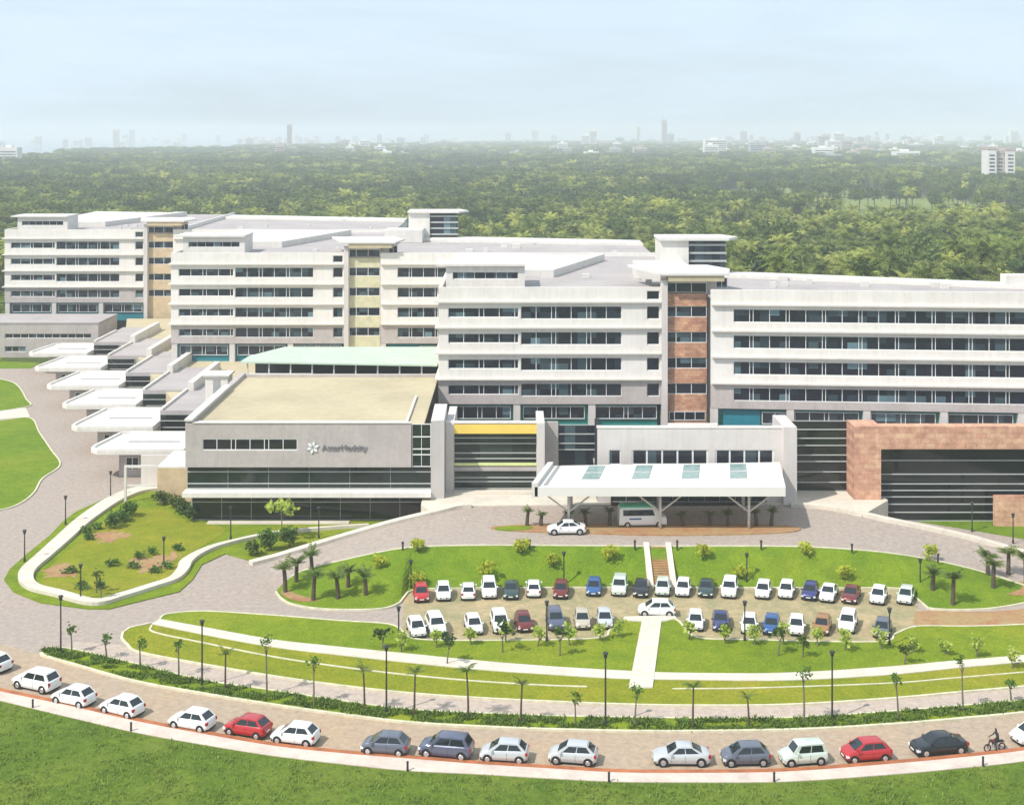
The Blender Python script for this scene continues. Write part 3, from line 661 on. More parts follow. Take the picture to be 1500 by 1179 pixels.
# ---- dark glass link and red stone block
r = tag(empty('glazed_link_building'), 'dark louvred glass link between the lobby and the red stone frame', 'building')
window(r, 34.5, 42.0, 171, 3.15, 12.0, None, glass='glass_black', frame='louvre', hbars=(4.3, 5.6, 6.9, 7.7, 8.9, 9.8, 10.9), t=.05)
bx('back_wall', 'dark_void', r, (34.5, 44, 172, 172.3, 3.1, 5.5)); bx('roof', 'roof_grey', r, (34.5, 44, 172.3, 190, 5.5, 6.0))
r = tag(empty('red_stone_building'), 'red sandstone portal frame around black horizontal louvred glazing', 'building')
bx('stone_frame', 'red_stone', r, (41.9, 45.2, 167.2, 171, 0, 12.1), (45.2, 88, 167.2, 168.9, 9.3, 12.1))
bx('stone_panel', 'red_stone', r, (58.9, 88, 166.4, 167.2, 0, 3.75))
window(r, 45.2, 88, 168.6, .1, 9.3, None, glass='glass_black', frame='louvre', hbars=(1.2, 2.2, 3.1, 3.9, 4.7, 5.9, 7.6), t=.04)
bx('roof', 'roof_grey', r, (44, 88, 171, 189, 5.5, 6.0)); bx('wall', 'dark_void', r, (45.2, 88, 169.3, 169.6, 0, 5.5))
mb = MB(); mb.prism([P(1258, 706, 3)[:2], P(1270, 706, 3)[:2], P(1279, 740, 3)[:2], P(1272, 752, 3)[:2]], 3, [6.0, 6, 3.2, 3.2]) if False else None
# ---- service pavilions (left)
cans = [(-96.3, -84.3, 271, 284), (-89.2, -76.5, 254, 268), (-80.8, -68.0, 236, 251), (-72.7, -60.5, 219.5, 233.5), (-65.9, -53.4, 203, 217.5), (-58.5, -45.3, 188.5, 200)]
nm = ['farthest', 'second farthest', 'third farthest', 'third nearest', 'second nearest', 'nearest']
for i, (xa, xb, ya, yb) in enumerate(cans):
    r = tag(empty('service_pavilion'), '%s of the six stepped pavilions with white flat canopy roofs' % nm[i], 'building', 'stepped pavilions with white canopies beside the left road')
    c = MB(); ch = [(xa + 1.2, ya), (xb, ya), (xb, yb), (xa + 2.8, yb), (xa + 1.2, yb - .8), (xa, ya + 3), (xa, ya + 1.2)]
    c.prism(ch, 3.6, 4.1); c.build('canopy', 'wall_white', r)
    e = MB(); stroke(e, [(*p, 4.1) for p in ch], .35, 0, .28, True, off=.2); e.build('canopy_rim', 'wall_cream', r)
    c = MB(); c.box(xa + 4, xb - 2, (ya + yb) / 2 - .3, (ya + yb) / 2 + .1, 4.102, 4.2); c.build('roof_joint', 'metal_grey', r)
    w = MB(); w.box(xa + 3.6, xb + .04, ya + 2.2, yb - 1.6, 0, 3.49); w.build('wall', 'wall_grey', r)
    for x in np.linspace(xa + 4.6, xb - 2.6, 3): window(r, x, x + 1.8, ya + 2.06, 1, 2.8, [1, 1])
    x2 = xb + 8.2
    window(r, xb + .05, x2 - 3, ya + 4.0, .3, 5.4, None, glass='glass_black', frame='louvre', hbars=(3.4, 4.4), t=.06)
    bx('roof', 'roof_grey', r, (xb, x2, ya + 4.2, yb + 12, 5.4, 5.9))
    bx('wall', 'wall_grey', r, (xb, xb + .4, ya + 4.2, yb + 12, 0, 5.39), (x2 - 3, x2 - .7, ya + 4.2, ya + 4.6, 0, 5.39))
    bx('parapet', 'wall_white', r, (x2 - .7, x2 + .3, ya + 3.5, yb + 10, 0, 7.3), (xb, xb + .4, ya + 4.2, yb + 6, 5.902, 6.25))
r = tag(empty('low_grey_building'), 'low two-storey grey building with strip windows in front of the farthest wing', 'building')
mb = MB(); wall(mb, -135, -88.5, 292, 292.5, 0, 7.2, [(-108.5, -90, 4.1, 5.1), (-108.5, -104, 1.2, 2.4)]); mb.box(-135, -88.5, 293.6, 306, 0, 7.1); mb.box(-88.9, -88.5, 292.5, 293.6, 0, 7.1); mb.build('wall', 'wall_grey', r)
window(r, -108.5, -90, 292.2, 4.1, 5.1, [1] * 11); window(r, -108.5, -104, 292.2, 1.2, 2.4, [1, 1, 1]); bx('roof', 'roof_grey', r, (-135.1, -88.4, 291.9, 306.1, 7.202, 7.5))
# small brown terrace room under nearest pavilion + terrace wall
r = tag(empty('terrace_pavilion'), 'small brown panelled room under the nearest white canopy', 'building')
bx('wall', 'orange_panel', r, (-46, -41, 177, 185, 0, 4.6)); bx('frame', 'wall_white', r, (-50.3, -50, 177, 177.3, 0, 4.6), (-50.3, -46.002, 177, 177.3, 4.6, 4.9), (-50, -46.002, 177.05, 177.2, 2.2, 2.4))
bx('back_wall', 'wall_pinkgrey', r, (-50, -46.002, 184, 184.3, 0, 4.6))
bx('roof', 'wall_cream', r, (-46, -41, 177, 186, 4.602, 4.8))
# roof hut on the beige roof
r = tag(empty('roof_hut'), 'small beige stair hut at the back corner of the beige roof', 'hut')
bx('wall', 'wall_cream', r, (-46.4, -43.0, 206.5, 210, 5.6, 11.2)); bx('roof', 'roof_white', r, (-46.7, -42.7, 206.2, 210.3, 11.202, 11.45)); bx('door', 'metal_grey', r, (-45.2, -44.2, 206.4, 206.5, 8.6, 10.7))
# ------------------------------------------------------------------ cars
def loft(mb, rings, mi=0, cap=True):
    n = len(mb.v); k = len(rings[0])
    for r in rings: mb.v += [tuple(p) for p in r]
    for i in range(len(rings) - 1):
        for j in range(k):
            j2 = (j + 1) % k; mb.f.append((n + i * k + j, n + i * k + j2, n + (i + 1) * k + j2, n + (i + 1) * k + j)); mb.m.append(mi)
    if cap:
        mb.f.append(tuple(n + j for j in range(k))[::-1]); mb.m.append(mi)
        e = n + (len(rings) - 1) * k; mb.f.append(tuple(e + j for j in range(k))); mb.m.append(mi)
def panel(mb, q, u0, u1, v0, v1, off):
    a, b, c, d = [Vector(p) for p in q]
    def pt(u, v): return a.lerp(b, u).lerp(d.lerp(c, u), v)
    n = (b - a).cross(d - a).normalized() * off
    mb.face([pt(u0, v0) + n, pt(u1, v0) + n, pt(u1, v1) + n, pt(u0, v1) + n])
# car faces -X (front at x=-L/2); body sections: (x, half width, top z, bottom z)
CARS = {
 'hatch': dict(L=3.7, W=1.66, H=1.52, hood=[(-1, .58, .56), (-.975, .76, .66), (-.92, .90, .76), (-.80, .97, .86), (-.62, 1, .95), (-.3, 1, .98), (.3, 1, 1.01), (.75, .985, 1.03), (.93, .93, 1.0), (.985, .84, .88), (1, .74, .58)], g=(-.66, -.20, .62, .955), tw=.74),
 'sedan': dict(L=4.35, W=1.70, H=1.47, hood=[(-1, .58, .55), (-.975, .76, .64), (-.92, .90, .73), (-.78, .97, .83), (-.52, 1, .93), (0, 1, .97), (.45, 1, 1.0), (.72, .985, 1.0), (.9, .95, .97), (.975, .86, .86), (1, .76, .6)], g=(-.54, -.15, .34, .76), tw=.73),
 'suv': dict(L=4.15, W=1.74, H=1.68, hood=[(-1, .66, .64), (-.97, .82, .80), (-.9, .94, .92), (-.66, 1, 1.04), (-.5, 1, 1.08), (0, 1, 1.08), (.5, 1, 1.10), (.9, .99, 1.10), (.98, .94, 1.0), (1, .9, .6)], g=(-.62, -.26, .76, .97), tw=.77),
 'boxy': dict(L=3.55, W=1.52, H=1.64, hood=[(-1, .68, .62), (-.97, .84, .76), (-.9, .95, .86), (-.66, 1, .96), (-.55, 1, 1.0), (0, 1, 1.0), (.5, 1, 1.02), (.92, .99, 1.02), (.985, .94, .95), (1, .9, .55)], g=(-.56, -.30, .84, .965), tw=.82),
}
CM = {}
def car_mesh(kind):
    c = CARS[kind]; L, Wd, Ht = c['L'] / 2, c['W'] / 2, c['H']
    out = {}
    b = MB(); rings = []
    def ring(x, w, z):
        w *= Wd; zb = .24 if abs(x) < .93 else .33
        pts = [(w * .9, zb), (w * .985, zb + .14), (w, min(z - .12, .56)), (w * .975, z - .09), (w * .90, z - .015), (w * .55, z + .02)]
        rr_ = [(x * L, p[0], p[1]) for p in pts]; return rr_ + [(x * L, -p[0], p[1]) for p in reversed(pts)]
    hd = c['hood']; xs_ = [h[0] for h in hd]
    fx = sorted(set(list(xs_) + list(np.linspace(-.9, .9, 13))))
    for x in fx: rings.append(ring(x, np.interp(x, xs_, [h[1] for h in hd]), np.interp(x, xs_, [h[2] for h in hd])))
    loft(b, rings)
    # greenhouse
    x1, x2, x3, x4 = [g * L for g in c['g']]
    zf = np.interp(c['g'][0], xs_, [h[2] for h in hd]) - .03; zr = np.interp(c['g'][3], xs_, [h[2] for h in hd]) - .03
    wb = Wd * .93; wt = Wd * c['tw']; zt = Ht - .06
    B = [(x1, -wb, zf), (x1, wb, zf), (x2, wt, zt), (x2, -wt, zt)]
    Rr = [(x4, wb * .96, zr), (x4, -wb * .96, zr), (x3, -wt * .97, zt), (x3, wt * .97, zt)]
    xm = (x2 + x3) / 2
    b.face([B[0], B[1], B[2], B[3]][::-1]); b.face([Rr[0], Rr[1], Rr[2], Rr[3]][::-1])
    # roof with crown
    cr = [(x2, -wt, zt), (xm, -wt, zt + .02), (x3, -wt * .97, zt)]; cl = [(x2, wt, zt), (xm, wt, zt + .02), (x3, wt * .97, zt)]
    cc = [(x2 + .08, -wt * .6, zt + .045), (xm, -wt * .6, zt + .065), (x3 - .05, -wt * .6, zt + .045)]; cd = [(x2 + .08, wt * .6, zt + .045), (xm, wt * .6, zt + .065), (x3 - .05, wt * .6, zt + .045)]
    for i in range(2):
        b.face([cr[i], cr[i + 1], cc[i + 1], cc[i]]); b.face([cc[i], cc[i + 1], cd[i + 1], cd[i]]); b.face([cd[i], cd[i + 1], cl[i + 1], cl[i]])
    b.face([cr[0], cc[0], cd[0], cl[0]]); b.face([cr[2], cl[2], cd[2], cc[2]])
    out['body'] = (b, 'BODY')
    sides = {}
    for s_ in (-1, 1):
        q = [(x1, s_ * wb, zf), (x4, s_ * wb * .96, zr), (x3, s_ * wt * .97, zt), (x2, s_ * wt, zt)]
        if s_ > 0: q = [q[1], q[0], q[3], q[2]]
        b.face(q); g = MB()
        a_, b_ = ((.13, .90) if s_ < 0 else (.10, .87))
        mid = (a_ + b_) / 2 - .01
        for u0, u1 in ((a_, mid - .015), (mid + .015, b_)): panel(g, q, u0, u1, .12, .88, .012)
        sides[s_] = g
    out['side_window'] = [(g, 'car_glass') for g in sides.values()]
    w = MB(); panel(w, [B[1], B[0], B[3], B[2]], .07, .93, .12, .92, .014); out['windscreen'] = (w, 'car_glass')
    w = MB(); panel(w, [Rr[1], Rr[0], Rr[3], Rr[2]], .08, .92, .16, .9, .014); out['rear_window'] = (w, 'car_glass')
    wr = .30 if kind in ('hatch', 'boxy') else .33
    wx = (-L * .66, L * .66); tyres = []
    for x in wx:
        for s_ in (-1, 1):
            t = MB(); y0 = s_ * (Wd - .2); y1 = s_ * (Wd + .012)
            t.tube((x, y0, wr), (x, y1, wr), wr, wr, 18)
            rm = MB(); rm.tube((x, s_ * (Wd + .0), wr), (x, s_ * (Wd + .024), wr), wr * .66, wr * .58, 12)
            tyres.append((t, rm))
    ar = MB()
    for x in wx:
        for s_ in (-1, 1): ar.tube((x, s_ * (Wd - .1), wr + .02), (x, s_ * (Wd + .004), wr + .02), wr + .06, wr + .06, 18)
    ar.box(-L * .97, L * .97, -Wd * .82, Wd * .82, .17, .3)
    out['wheel_arch'] = (ar, 'black_plastic'); out['tyres'] = tyres
    zh = hd[1][2] - .10; hl_ = []
    for s_ in (-1, 1):
        m_ = MB(); m_.box(-L * .985, -L * .86, min(s_ * Wd * .52, s_ * Wd * .93), max(s_ * Wd * .52, s_ * Wd * .93), zh - .1, zh + .06); hl_.append((m_, 'lamp_clear'))
    out['headlight'] = hl_; tl = []
    for s_ in (-1, 1):
        m_ = MB(); m_.box(L * .9, L * .995, min(s_ * Wd * .66, s_ * Wd * .93), max(s_ * Wd * .66, s_ * Wd * .93), .66, .90 if kind != 'suv' else 1.0); tl.append((m_, 'lamp_red'))
    out['tail_light'] = tl
    gr = MB(); gr.box(-L * 1.008, -L * .95, -Wd * .5, Wd * .5, .38, .52); out['grille'] = (gr, 'black_plastic')
    pl = MB(); pl.box(L * .99, L * 1.012, -.25, .25, .5, .62); pl.box(-L * 1.02, -L * 1.008, -.25, .25, .40, .5); out['number_plate'] = (pl, 'plate')
    mr = []
    for s_ in (-1, 1):
        m_ = MB(); m_.box(x1 + .28, x1 + .42, min(s_ * (Wd * .92), s_ * (Wd + .14)), max(s_ * (Wd * .92), s_ * (Wd + .14)), zf + .02, zf + .16); mr.append((m_, 'BODY'))
    out['wing_mirror'] = mr
    sm = MB(); 
    for s_ in (-1, 1):
        for x in (x1 + .35, (x1 + x4) / 2 - .02): sm.box(x - .008, x + .008, s_ * Wd * 1.001 - .004, s_ * Wd * 1.001 + .004, .34, .86)
    out['door_seam'] = (sm, 'black_plastic')
    return out
def car(kind, color, loc, rz, label, group=None, name='car', sc=1.0):
    key = (kind, color)
    if key not in CM:
        if kind not in CM: CM[kind] = None
        parts = car_mesh(kind); r = empty(name)
        for n, v in parts.items():
            if n == 'tyres':
                for t, rm in v:
                    w = t.build('wheel', 'tyre', r, smooth=False); q = rm.build('rim', 'rim', r); q.parent = w
                continue
            for m_, mt in (v if isinstance(v, list) else [v]):
                ob = m_.build(n, ('paint_' + color) if mt == 'BODY' else mt, r, smooth=False)
                if n == 'body':
                    bmm = bmesh.new(); bmm.from_mesh(ob.data); bmesh.ops.remove_doubles(bmm, verts=bmm.verts, dist=.002); bmesh.ops.recalc_face_normals(bmm, faces=bmm.faces); bmm.to_mesh(ob.data); bmm.free()
                    ob.data.polygons.foreach_set('use_smooth', [True] * len(ob.data.polygons)); ob.data.set_sharp_from_angle(angle=math.radians(38))
        CM[key] = r; r0 = r
        if kind == 'suv' and color in ('grey', 'silver'): pass
        o = r
    else: o = copy_tree(CM[key])
    o.location = loc; o.rotation_euler = (0, 0, rz); o.scale = (sc,) * 3; tag(o, label, 'car', group); return o
KN = dict(hatch='hatchback', sedan='sedan', suv='people carrier', boxy='boxy hatchback')
CN = dict(white='white', silver='silver', red='bright red', darkred='dark red', black='black', grey='dark grey', blue='blue', navy='navy blue', green='dark green', beige='beige', bronze='orange bronze', pale='pale greenish', slate='slate blue')
kerbcars = [(-22, 984, 'hatch', 'white'), (43, 1013, 'suv', 'white'), (98, 1035, 'hatch', 'white'), (169, 1050, 'hatch', 'white'), (273, 1071, 'hatch', 'white'), (355, 1081, 'hatch', 'red'), (427, 1093, 'hatch', 'white'),
            (561, 1108, 'hatch', 'grey'), (650, 1113, 'suv', 'slate'), (737, 1119, 'hatch', 'silver'), (838, 1122, 'hatch', 'silver'), (1000, 1124, 'sedan', 'silver'), (1095, 1124, 'hatch', 'grey'),
            (1181, 1123, 'boxy', 'pale'), (1275, 1118, 'hatch', 'red'), (1383, 1108, 'sedan', 'black'), (1526, 1092, 'hatch', 'white')]
kp = [(p[0], p[1]) for p in topW]
for i, (px, py, k, c) in enumerate(kerbcars):
    x, y, _ = P(px, py, .03)
    j = min(range(len(kp) - 1), key=lambda q: abs(kp[q][0] - x)); t = math.atan2(kp[j + 1][1] - kp[j][1], kp[j + 1][0] - kp[j][0])
    hw = CARS[k]['W'] / 2; x -= math.sin(t) * hw; y += math.cos(t) * hw
    extra = 'leftmost' if i == 0 else 'rightmost' if i == len(kerbcars) - 1 else ordinal(i) + ' from the left'
    car(k, c, (x, y, .03), t + random.uniform(-.03, .03), '%s %s, %s of the cars along the outer kerb' % (CN[c], KN[k], extra), 'cars parked along the outer kerb')
row1 = [(618, 884, 'hatch', 'red'), (650, 882, 'hatch', 'white'), (686, 881, 'hatch', 'white'), (717, 879, 'suv', 'white'), (748, 880, 'sedan', 'green'), (782, 877, 'hatch', 'white'), (821, 879, 'hatch', 'darkred'), (869, 875, 'hatch', 'blue'),
        (906, 875, 'suv', 'pale'), (938, 877, 'sedan', 'black'), (970, 875, 'hatch', 'pale'), (999, 876, 'hatch', 'white'), (1033, 877, 'sedan', 'green'), (1067, 878, 'suv', 'white'), (1116, 879, 'hatch', 'white'), (1150, 879, 'hatch', 'white'),
        (1184, 881, 'hatch', 'navy'), (1210, 884, 'sedan', 'white'), (1243, 886, 'sedan', 'darkred'), (1284, 887, 'hatch', 'white'), (1324, 887, 'hatch', 'pale')]
row2 = [(614, 936, 'hatch', 'white'), (643, 934, 'suv', 'white'), (697, 932, 'hatch', 'white'), (735, 930, 'suv', 'white'), (770, 928, 'hatch', 'darkred'), (816, 926, 'suv', 'slate'), (854, 924, 'hatch', 'beige'), (887, 923, 'hatch', 'silver'),
        (1019, 926, 'hatch', 'white'), (1056, 927, 'sedan', 'navy'), (1097, 931, 'hatch', 'white'), (1129, 932, 'hatch', 'blue'), (1166, 933, 'hatch', 'white'), (1202, 932, 'hatch', 'bronze'), (1239, 929, 'suv', 'white'), (1290, 937, 'hatch', 'grey')]
for rw, row in ((1, row1), (2, row2)):
    for i, (px, py, k, c) in enumerate(row):
        x, y, _ = P(px, py, .04)
        ph = math.radians((5 - (px - 618) * .041) if rw == 1 else (14 - (px - 614) * .053)) + random.uniform(-.03, .03)
        # front direction: (sin ph, -cos ph); model front is -X
        L = CARS[k]['L'] / 2 * .92; x -= math.sin(ph) * L; y += math.cos(ph) * L
        rz = math.atan2(-math.cos(ph), math.sin(ph)) + math.pi
        back = i in ((2, 5) if rw == 1 else ())
        if back: rz += math.pi
        wh = 'upper parking row below the slope' if rw == 1 else 'lower parking row'
        ex = 'leftmost' if i == 0 else 'rightmost' if i == len(row) - 1 else ordinal(i) + ' from left'
        car(k, c, (x, y, .04), rz, '%s %s, %s in the %s' % (CN[c], KN[k], ex, wh), 'cars in the ' + wh, sc=.92)
x, y, _ = P(962, 900, .04); car('hatch', 'white', (x, y, .04), math.radians(-4), 'white hatchback driving in the aisle at the top of the central walkway')
x, y, _ = P(830, 782, 3.02); car('sedan', 'white', (x, y + .3, 3.02), math.radians(2), 'white sedan on the forecourt road left of the portico columns')
# minibus with green roof
x, y, _ = P(941, 771, 3.02); r = empty('minibus', (x, y + .4, 3.02), math.radians(183)); tag(r, 'white minibus with green roof parked under the portico', 'minibus')
b = MB(); rings = []
for t, w, z in ((-2.75, .78, .9), (-2.65, .92, 1.15), (-2.1, .98, 1.25), (-1.5, .98, 2.2), (-1.2, .98, 2.3), (2.4, .98, 2.3), (2.68, .95, 2.2), (2.75, .9, .9)):
    pts = [(w * .92, .3), (w, .5), (w, min(1.3, z - .15)), (w * .93, z - .1), (w * .8, z)]
    rings.append([(t, p[0], p[1]) for p in pts] + [(t, -p[0], p[1]) for p in reversed(pts)])
loft(b, rings); b.build('body', 'paint_white', r)
b = MB(); b.prism([(-1.3, -.80), (2.5, -.80), (2.6, -.4), (2.6, .4), (2.5, .8), (-1.3, .8), (-1.5, 0)], 2.302, 2.42); b.build('roof_panel', 'van_green', r)
for s_ in (-1, 1):
    g = MB(); g.face([(-1.35, s_ * .975, 1.35), (2.3, s_ * .975, 1.35), (2.3, s_ * .945, 2.05), (-1.1, s_ * .945, 2.05)][::-s_]); g.build('side_window', 'car_glass', r)
    g = MB(); g.box(.2, 1.6, s_ * .99 - .006, s_ * .99 + .006, .95, 1.12); g.build('stripe', 'paint_blue', r)
g = MB(); g.face([(-2.12, -.8, 1.3), (-1.55, -.75, 2.1), (-1.55, .75, 2.1), (-2.12, .8, 1.3)]); g.build('windscreen', 'car_glass', r)
for x_ in (-1.8, 1.8):
    for s_ in (-1, 1):
        t = MB(); t.tube((x_, s_ * .75, .35), (x_, s_ * 1.0, .35), .35, .35, 16); w = t.build('wheel', 'tyre', r); q = MB(); q.tube((x_, s_ * 1.0, .35), (x_, s_ * 1.015, .35), .2, .18, 12); q = q.build('rim', 'rim', r); q.parent = w
# ------------------------------------------------------------------ plants
def frond(mb, base_, ang, elev, L, droop, wl, n=9, rng=random):
    """one feather frond: midrib curve with leaflet pairs"""
    d = Vector((math.cos(ang), math.sin(ang), 0)); side = Vector((-d.y, d.x, 0)); p = Vector(base_); e = elev; st_ = L / n
    for i in range(n):
        q = p + (d * math.cos(e) + Vector((0, 0, 1)) * math.sin(e)) * st_
        t = (i + .5) / n; w = wl * math.sin(math.pi * min(1, .18 + t * .8)) ; f = d * (wl * .45)
        dz = Vector((0, 0, -w * rng.uniform(.25, .65)))
        m1 = p.lerp(q, .62)
        mb.face([p, m1, m1 + side * w + dz + f, p + side * w * .9 + dz * 1.1 + f * .9]); mb.face([m1, p, p - side * w * .9 + dz * 1.1 + f * .9, m1 - side * w + dz + f])
        p = q; e -= droop / n * (1 + t)
def palm_crown(seed, n=17, L=3.9, wl=.8, z=0):
    rng = random.Random(seed); mb = MB()
    for i in range(n):
        a = i * 2.399 + rng.uniform(-.2, .2); el = math.radians(rng.choice([70, 50, 30, 10, -10])) + rng.uniform(-.1, .1)
        frond(mb, (0, 0, z), a, el, L * rng.uniform(.85, 1.1), rng.uniform(.9, 1.5), wl * rng.uniform(.8, 1.1), 9, rng)
    return mb
def leafy(seed, R=(3.5, 3.5, 3), z=0, clumps=55, per=9, size=.55, spread=.9, shell=.6):
    rng = random.Random(seed); mb = MB(); cs = []
    lobes = [Vector((rng.uniform(-.55, .55) * R[0], rng.uniform(-.55, .55) * R[1], rng.uniform(-.3, .5) * R[2])) for _ in range(6)]
    for i in range(clumps):
        v = Vector((rng.gauss(0, 1), rng.gauss(0, 1), rng.gauss(0, 1))).normalized(); rr_ = shell + (1 - shell) * rng.random()
        l = rng.choice(lobes); c = l + Vector((v.x * R[0] * .55 * rr_, v.y * R[1] * .55 * rr_, v.z * R[2] * .6 * rr_)); c.z += z
        for j in range(per):
            o = c + Vector((rng.gauss(0, 1), rng.gauss(0, 1), rng.gauss(0, .8))) * spread * .5
            u = Vector((rng.gauss(0, 1), rng.gauss(0, 1), rng.gauss(0, .6))).normalized() * size * rng.uniform(.5, 1)
            w = u.cross(Vector((rng.gauss(0, 1), rng.gauss(0, 1), rng.gauss(0, 1)))).normalized() * size * rng.uniform(.3, .6)
            mb.face([o - u, o - w * .9, o + u, o + w])
    return mb
def trunk(h, r0, r1, lean=0, seg=7, seed=0, limbs=0, lr=1.5):
    rng = random.Random(seed); mb = MB(); p = Vector((0, 0, 0)); n = 4; ax = rng.uniform(0, 6.28)
    for i in range(n):
        q = Vector((math.cos(ax) * lean * ((i + 1) / n) ** 2, math.sin(ax) * lean * ((i + 1) / n) ** 2, h * (i + 1) / n))
        mb.tube(p, q, r0 + (r1 - r0) * i / n, r0 + (r1 - r0) * (i + 1) / n, seg, caps=False); p = q
    for i in range(limbs):
        a = i * 2.4; mb.tube(p * .8, p + Vector((math.cos(a) * lr, math.sin(a) * lr, lr * .7)), r1 * .8, r1 * .3, 5)
    return mb, p
palms = []
for i in range(4):
    h = 9.5 + i * 1.5; t, tp = trunk(h, .22, .13, 1.2, 6, i); r = empty('palm_tree')
    c = palm_crown(i, 24, 4.0, .72); c.v = [(a + tp.x, b + tp.y, e + tp.z) for a, b, e in c.v]
    t.build('trunk', 'bark_pale', r); c.build('crown', 'palm_leaf', r); palms.append(r)
trees = []
for i in range(4):
    h = 6.5 + i * .7; t, tp = trunk(h, .35, .2, .6, 6, i + 9, 5, 2.6); r = empty('broadleaf_tree')
    c = leafy(i + 20, (4.6, 4.6, 3.6), h + 1.8, 75, 9, .75, 1.3, .55); t.build('trunk', 'bark', r); c.build('crown', 'tree_leaf', r); trees.append(r)
# forest positions
rng = random.Random(3)
def ylim(x): return 348 if x < -119 else 398 if x < -27 else 322 if x < 29 else (244 if x < 60 else 226)
clear = [(225, 880, 95, 300), (95, 560, 26, 60), (120, 930, 40, 60), (150, 620, 28, 60), (-40, 1500, 90, 160), (520, 1500, 140, 260), (60, 2300, 200, 240), (-300, 1200, 60, 120), (900, 2600, 300, 300), (-600, 2500, 250, 250)]
def ok(x, y):
    if y < ylim(x) : return False
    if y > 2150 and x / y < -.375 * (1 - (y - 2150) / 2600 * .9) + .03 * math.sin(y / 160): return False
    for cx, cy, rx, ry in clear:
        if ((x - cx) / rx) ** 2 + ((y - cy) / ry) ** 2 < 1 and rng.random() < .93: return False
    return True
near = []; far = []
def jit(y0, y1, step, sc):
    y = y0
    while y < y1:
        hw_ = .39 * y + 16; x = -hw_
        while x < hw_:
            X = x + rng.uniform(-.45, .45) * step; Y = y + rng.uniform(-.45, .45) * step
            if ok(X, Y): near.append((X, Y, sc * rng.choice([.7, .85, 1, 1.1, 1.3])))
            x += step
        y += step
jit(222, 520, 6.3, 1.12); jit(520, 700, 5.2, 1.0); jit(700, 1500, 7.0, 1.2); jit(1500, 5200, 16, 2.2)
near.sort(key=lambda p: p[1])
import mathutils
def patch(x, y):
    return mathutils.noise.noise(Vector((x * .012, y * .012, 0))) + .5 * mathutils.noise.noise(Vector((x * .04, y * .04, 5)))
npalm = ntree = 0; pts = []
for (x, y, sc) in near:
    isp = patch(x, y) > (.22 if y > 650 else -.34 if x > 20 else -.1) if rng.random() < .88 else rng.random() < .5
    k = rng.randrange(4)
    # is it hidden behind the wings? seen when the crown top clears the roofs
    vis = True
    if x < 29 and y < 420: vis = ((HZ + F * (H - 13) / y) < (310 if x < -70 * y / 340 else 345))
    if vis and isp and npalm < 296 and y < 470:
        if npalm < 4: o = palms[npalm]
        else: o = copy_tree(palms[k])
        o.location = (x, y, 0); o.rotation_euler = (0, 0, rng.uniform(0, 6.28)); s_ = sc; o.scale = (s_, s_, s_ * rng.uniform(.85, 1.1)); npalm += 1
        tag(o, 'tall coconut palm with feathery crown standing in the forest behind the hospital', 'palm tree', 'coconut palms of the forest behind the hospital')
    elif vis and not isp and ntree < 150 and y < 520:
        if ntree < 4: o = trees[ntree]
        else: o = copy_tree(trees[k])
        o.location = (x, y, 0); o.rotation_euler = (0, 0, rng.uniform(0, 6.28)); s_ = sc; o.scale = (s_, s_, s_); ntree += 1
        tag(o, 'dark green rounded broadleaf tree among the palms behind the hospital', 'tree', 'broadleaf trees of the forest behind the hospital')
    else: pts.append((x, y, sc, (k if isp else 4 + k)))
def gn_scatter(name, pts, sources, kind='stuff', tilt=0):
    me = bpy.data.meshes.new(name); me.from_pydata([(p[0], p[1], 0) for p in pts], [], [])
    av = me.attributes.new('sc', 'FLOAT_VECTOR', 'POINT'); av.data.foreach_set('vector', [c for p in pts for c in (p[2], p[2], min(p[2], .95 + .12 * p[2]))])
    for an, tp_, vals in (('id_', 'INT', [p[3] for p in pts]), ('rz', 'FLOAT', [rng.uniform(0, 6.28) for p in pts])):
        at = me.attributes.new(an, tp_, 'POINT'); at.data.foreach_set('value', vals)
    o = bpy.data.objects.new(name, me); COL.objects.link(o)
    ng = bpy.data.node_groups.new(name, 'GeometryNodeTree'); ng.interface.new_socket('Geometry', in_out='INPUT', socket_type='NodeSocketGeometry'); ng.interface.new_socket('Geometry', in_out='OUTPUT', socket_type='NodeSocketGeometry')
    N = ng.nodes; Lk = ng.links; gi = N.new('NodeGroupInput'); go = N.new('NodeGroupOutput')
    iop = N.new('GeometryNodeInstanceOnPoints'); Lk.new(gi.outputs[0], iop.inputs['Points'])
    jn = N.new('GeometryNodeJoinGeometry')
    for s_ in reversed(sources):
        jj = N.new('GeometryNodeJoinGeometry')
        for ch in s_.children:
            oi = N.new('GeometryNodeObjectInfo'); oi.transform_space = 'ORIGINAL'; oi.inputs['Object'].default_value = ch; Lk.new(oi.outputs['Geometry'], jj.inputs[0])
        g2 = N.new('GeometryNodeGeometryToInstance'); Lk.new(jj.outputs[0], g2.inputs[0]); Lk.new(g2.outputs[0], jn.inputs[0])
    Lk.new(jn.outputs[0], iop.inputs['Instance']); iop.inputs['Pick Instance'].default_value = True
    def att(n, t):
        a = N.new('GeometryNodeInputNamedAttribute'); a.data_type = t; a.inputs[0].default_value = n; return [q for q in a.outputs if q.enabled][0]
    Lk.new(att('id_', 'INT'), iop.inputs['Instance Index']); Lk.new(att('sc', 'FLOAT_VECTOR'), iop.inputs['Scale'])
    cx = N.new('ShaderNodeCombineXYZ'); Lk.new(att('rz', 'FLOAT'), cx.inputs[2]); Lk.new(cx.outputs[0], iop.inputs['Rotation'])
    Lk.new(iop.outputs[0], go.inputs[0])
    md = o.modifiers.new('scatter', 'NODES'); md.node_group = ng
    o['kind'] = kind; return o
gn_scatter('forest', pts, palms + trees)
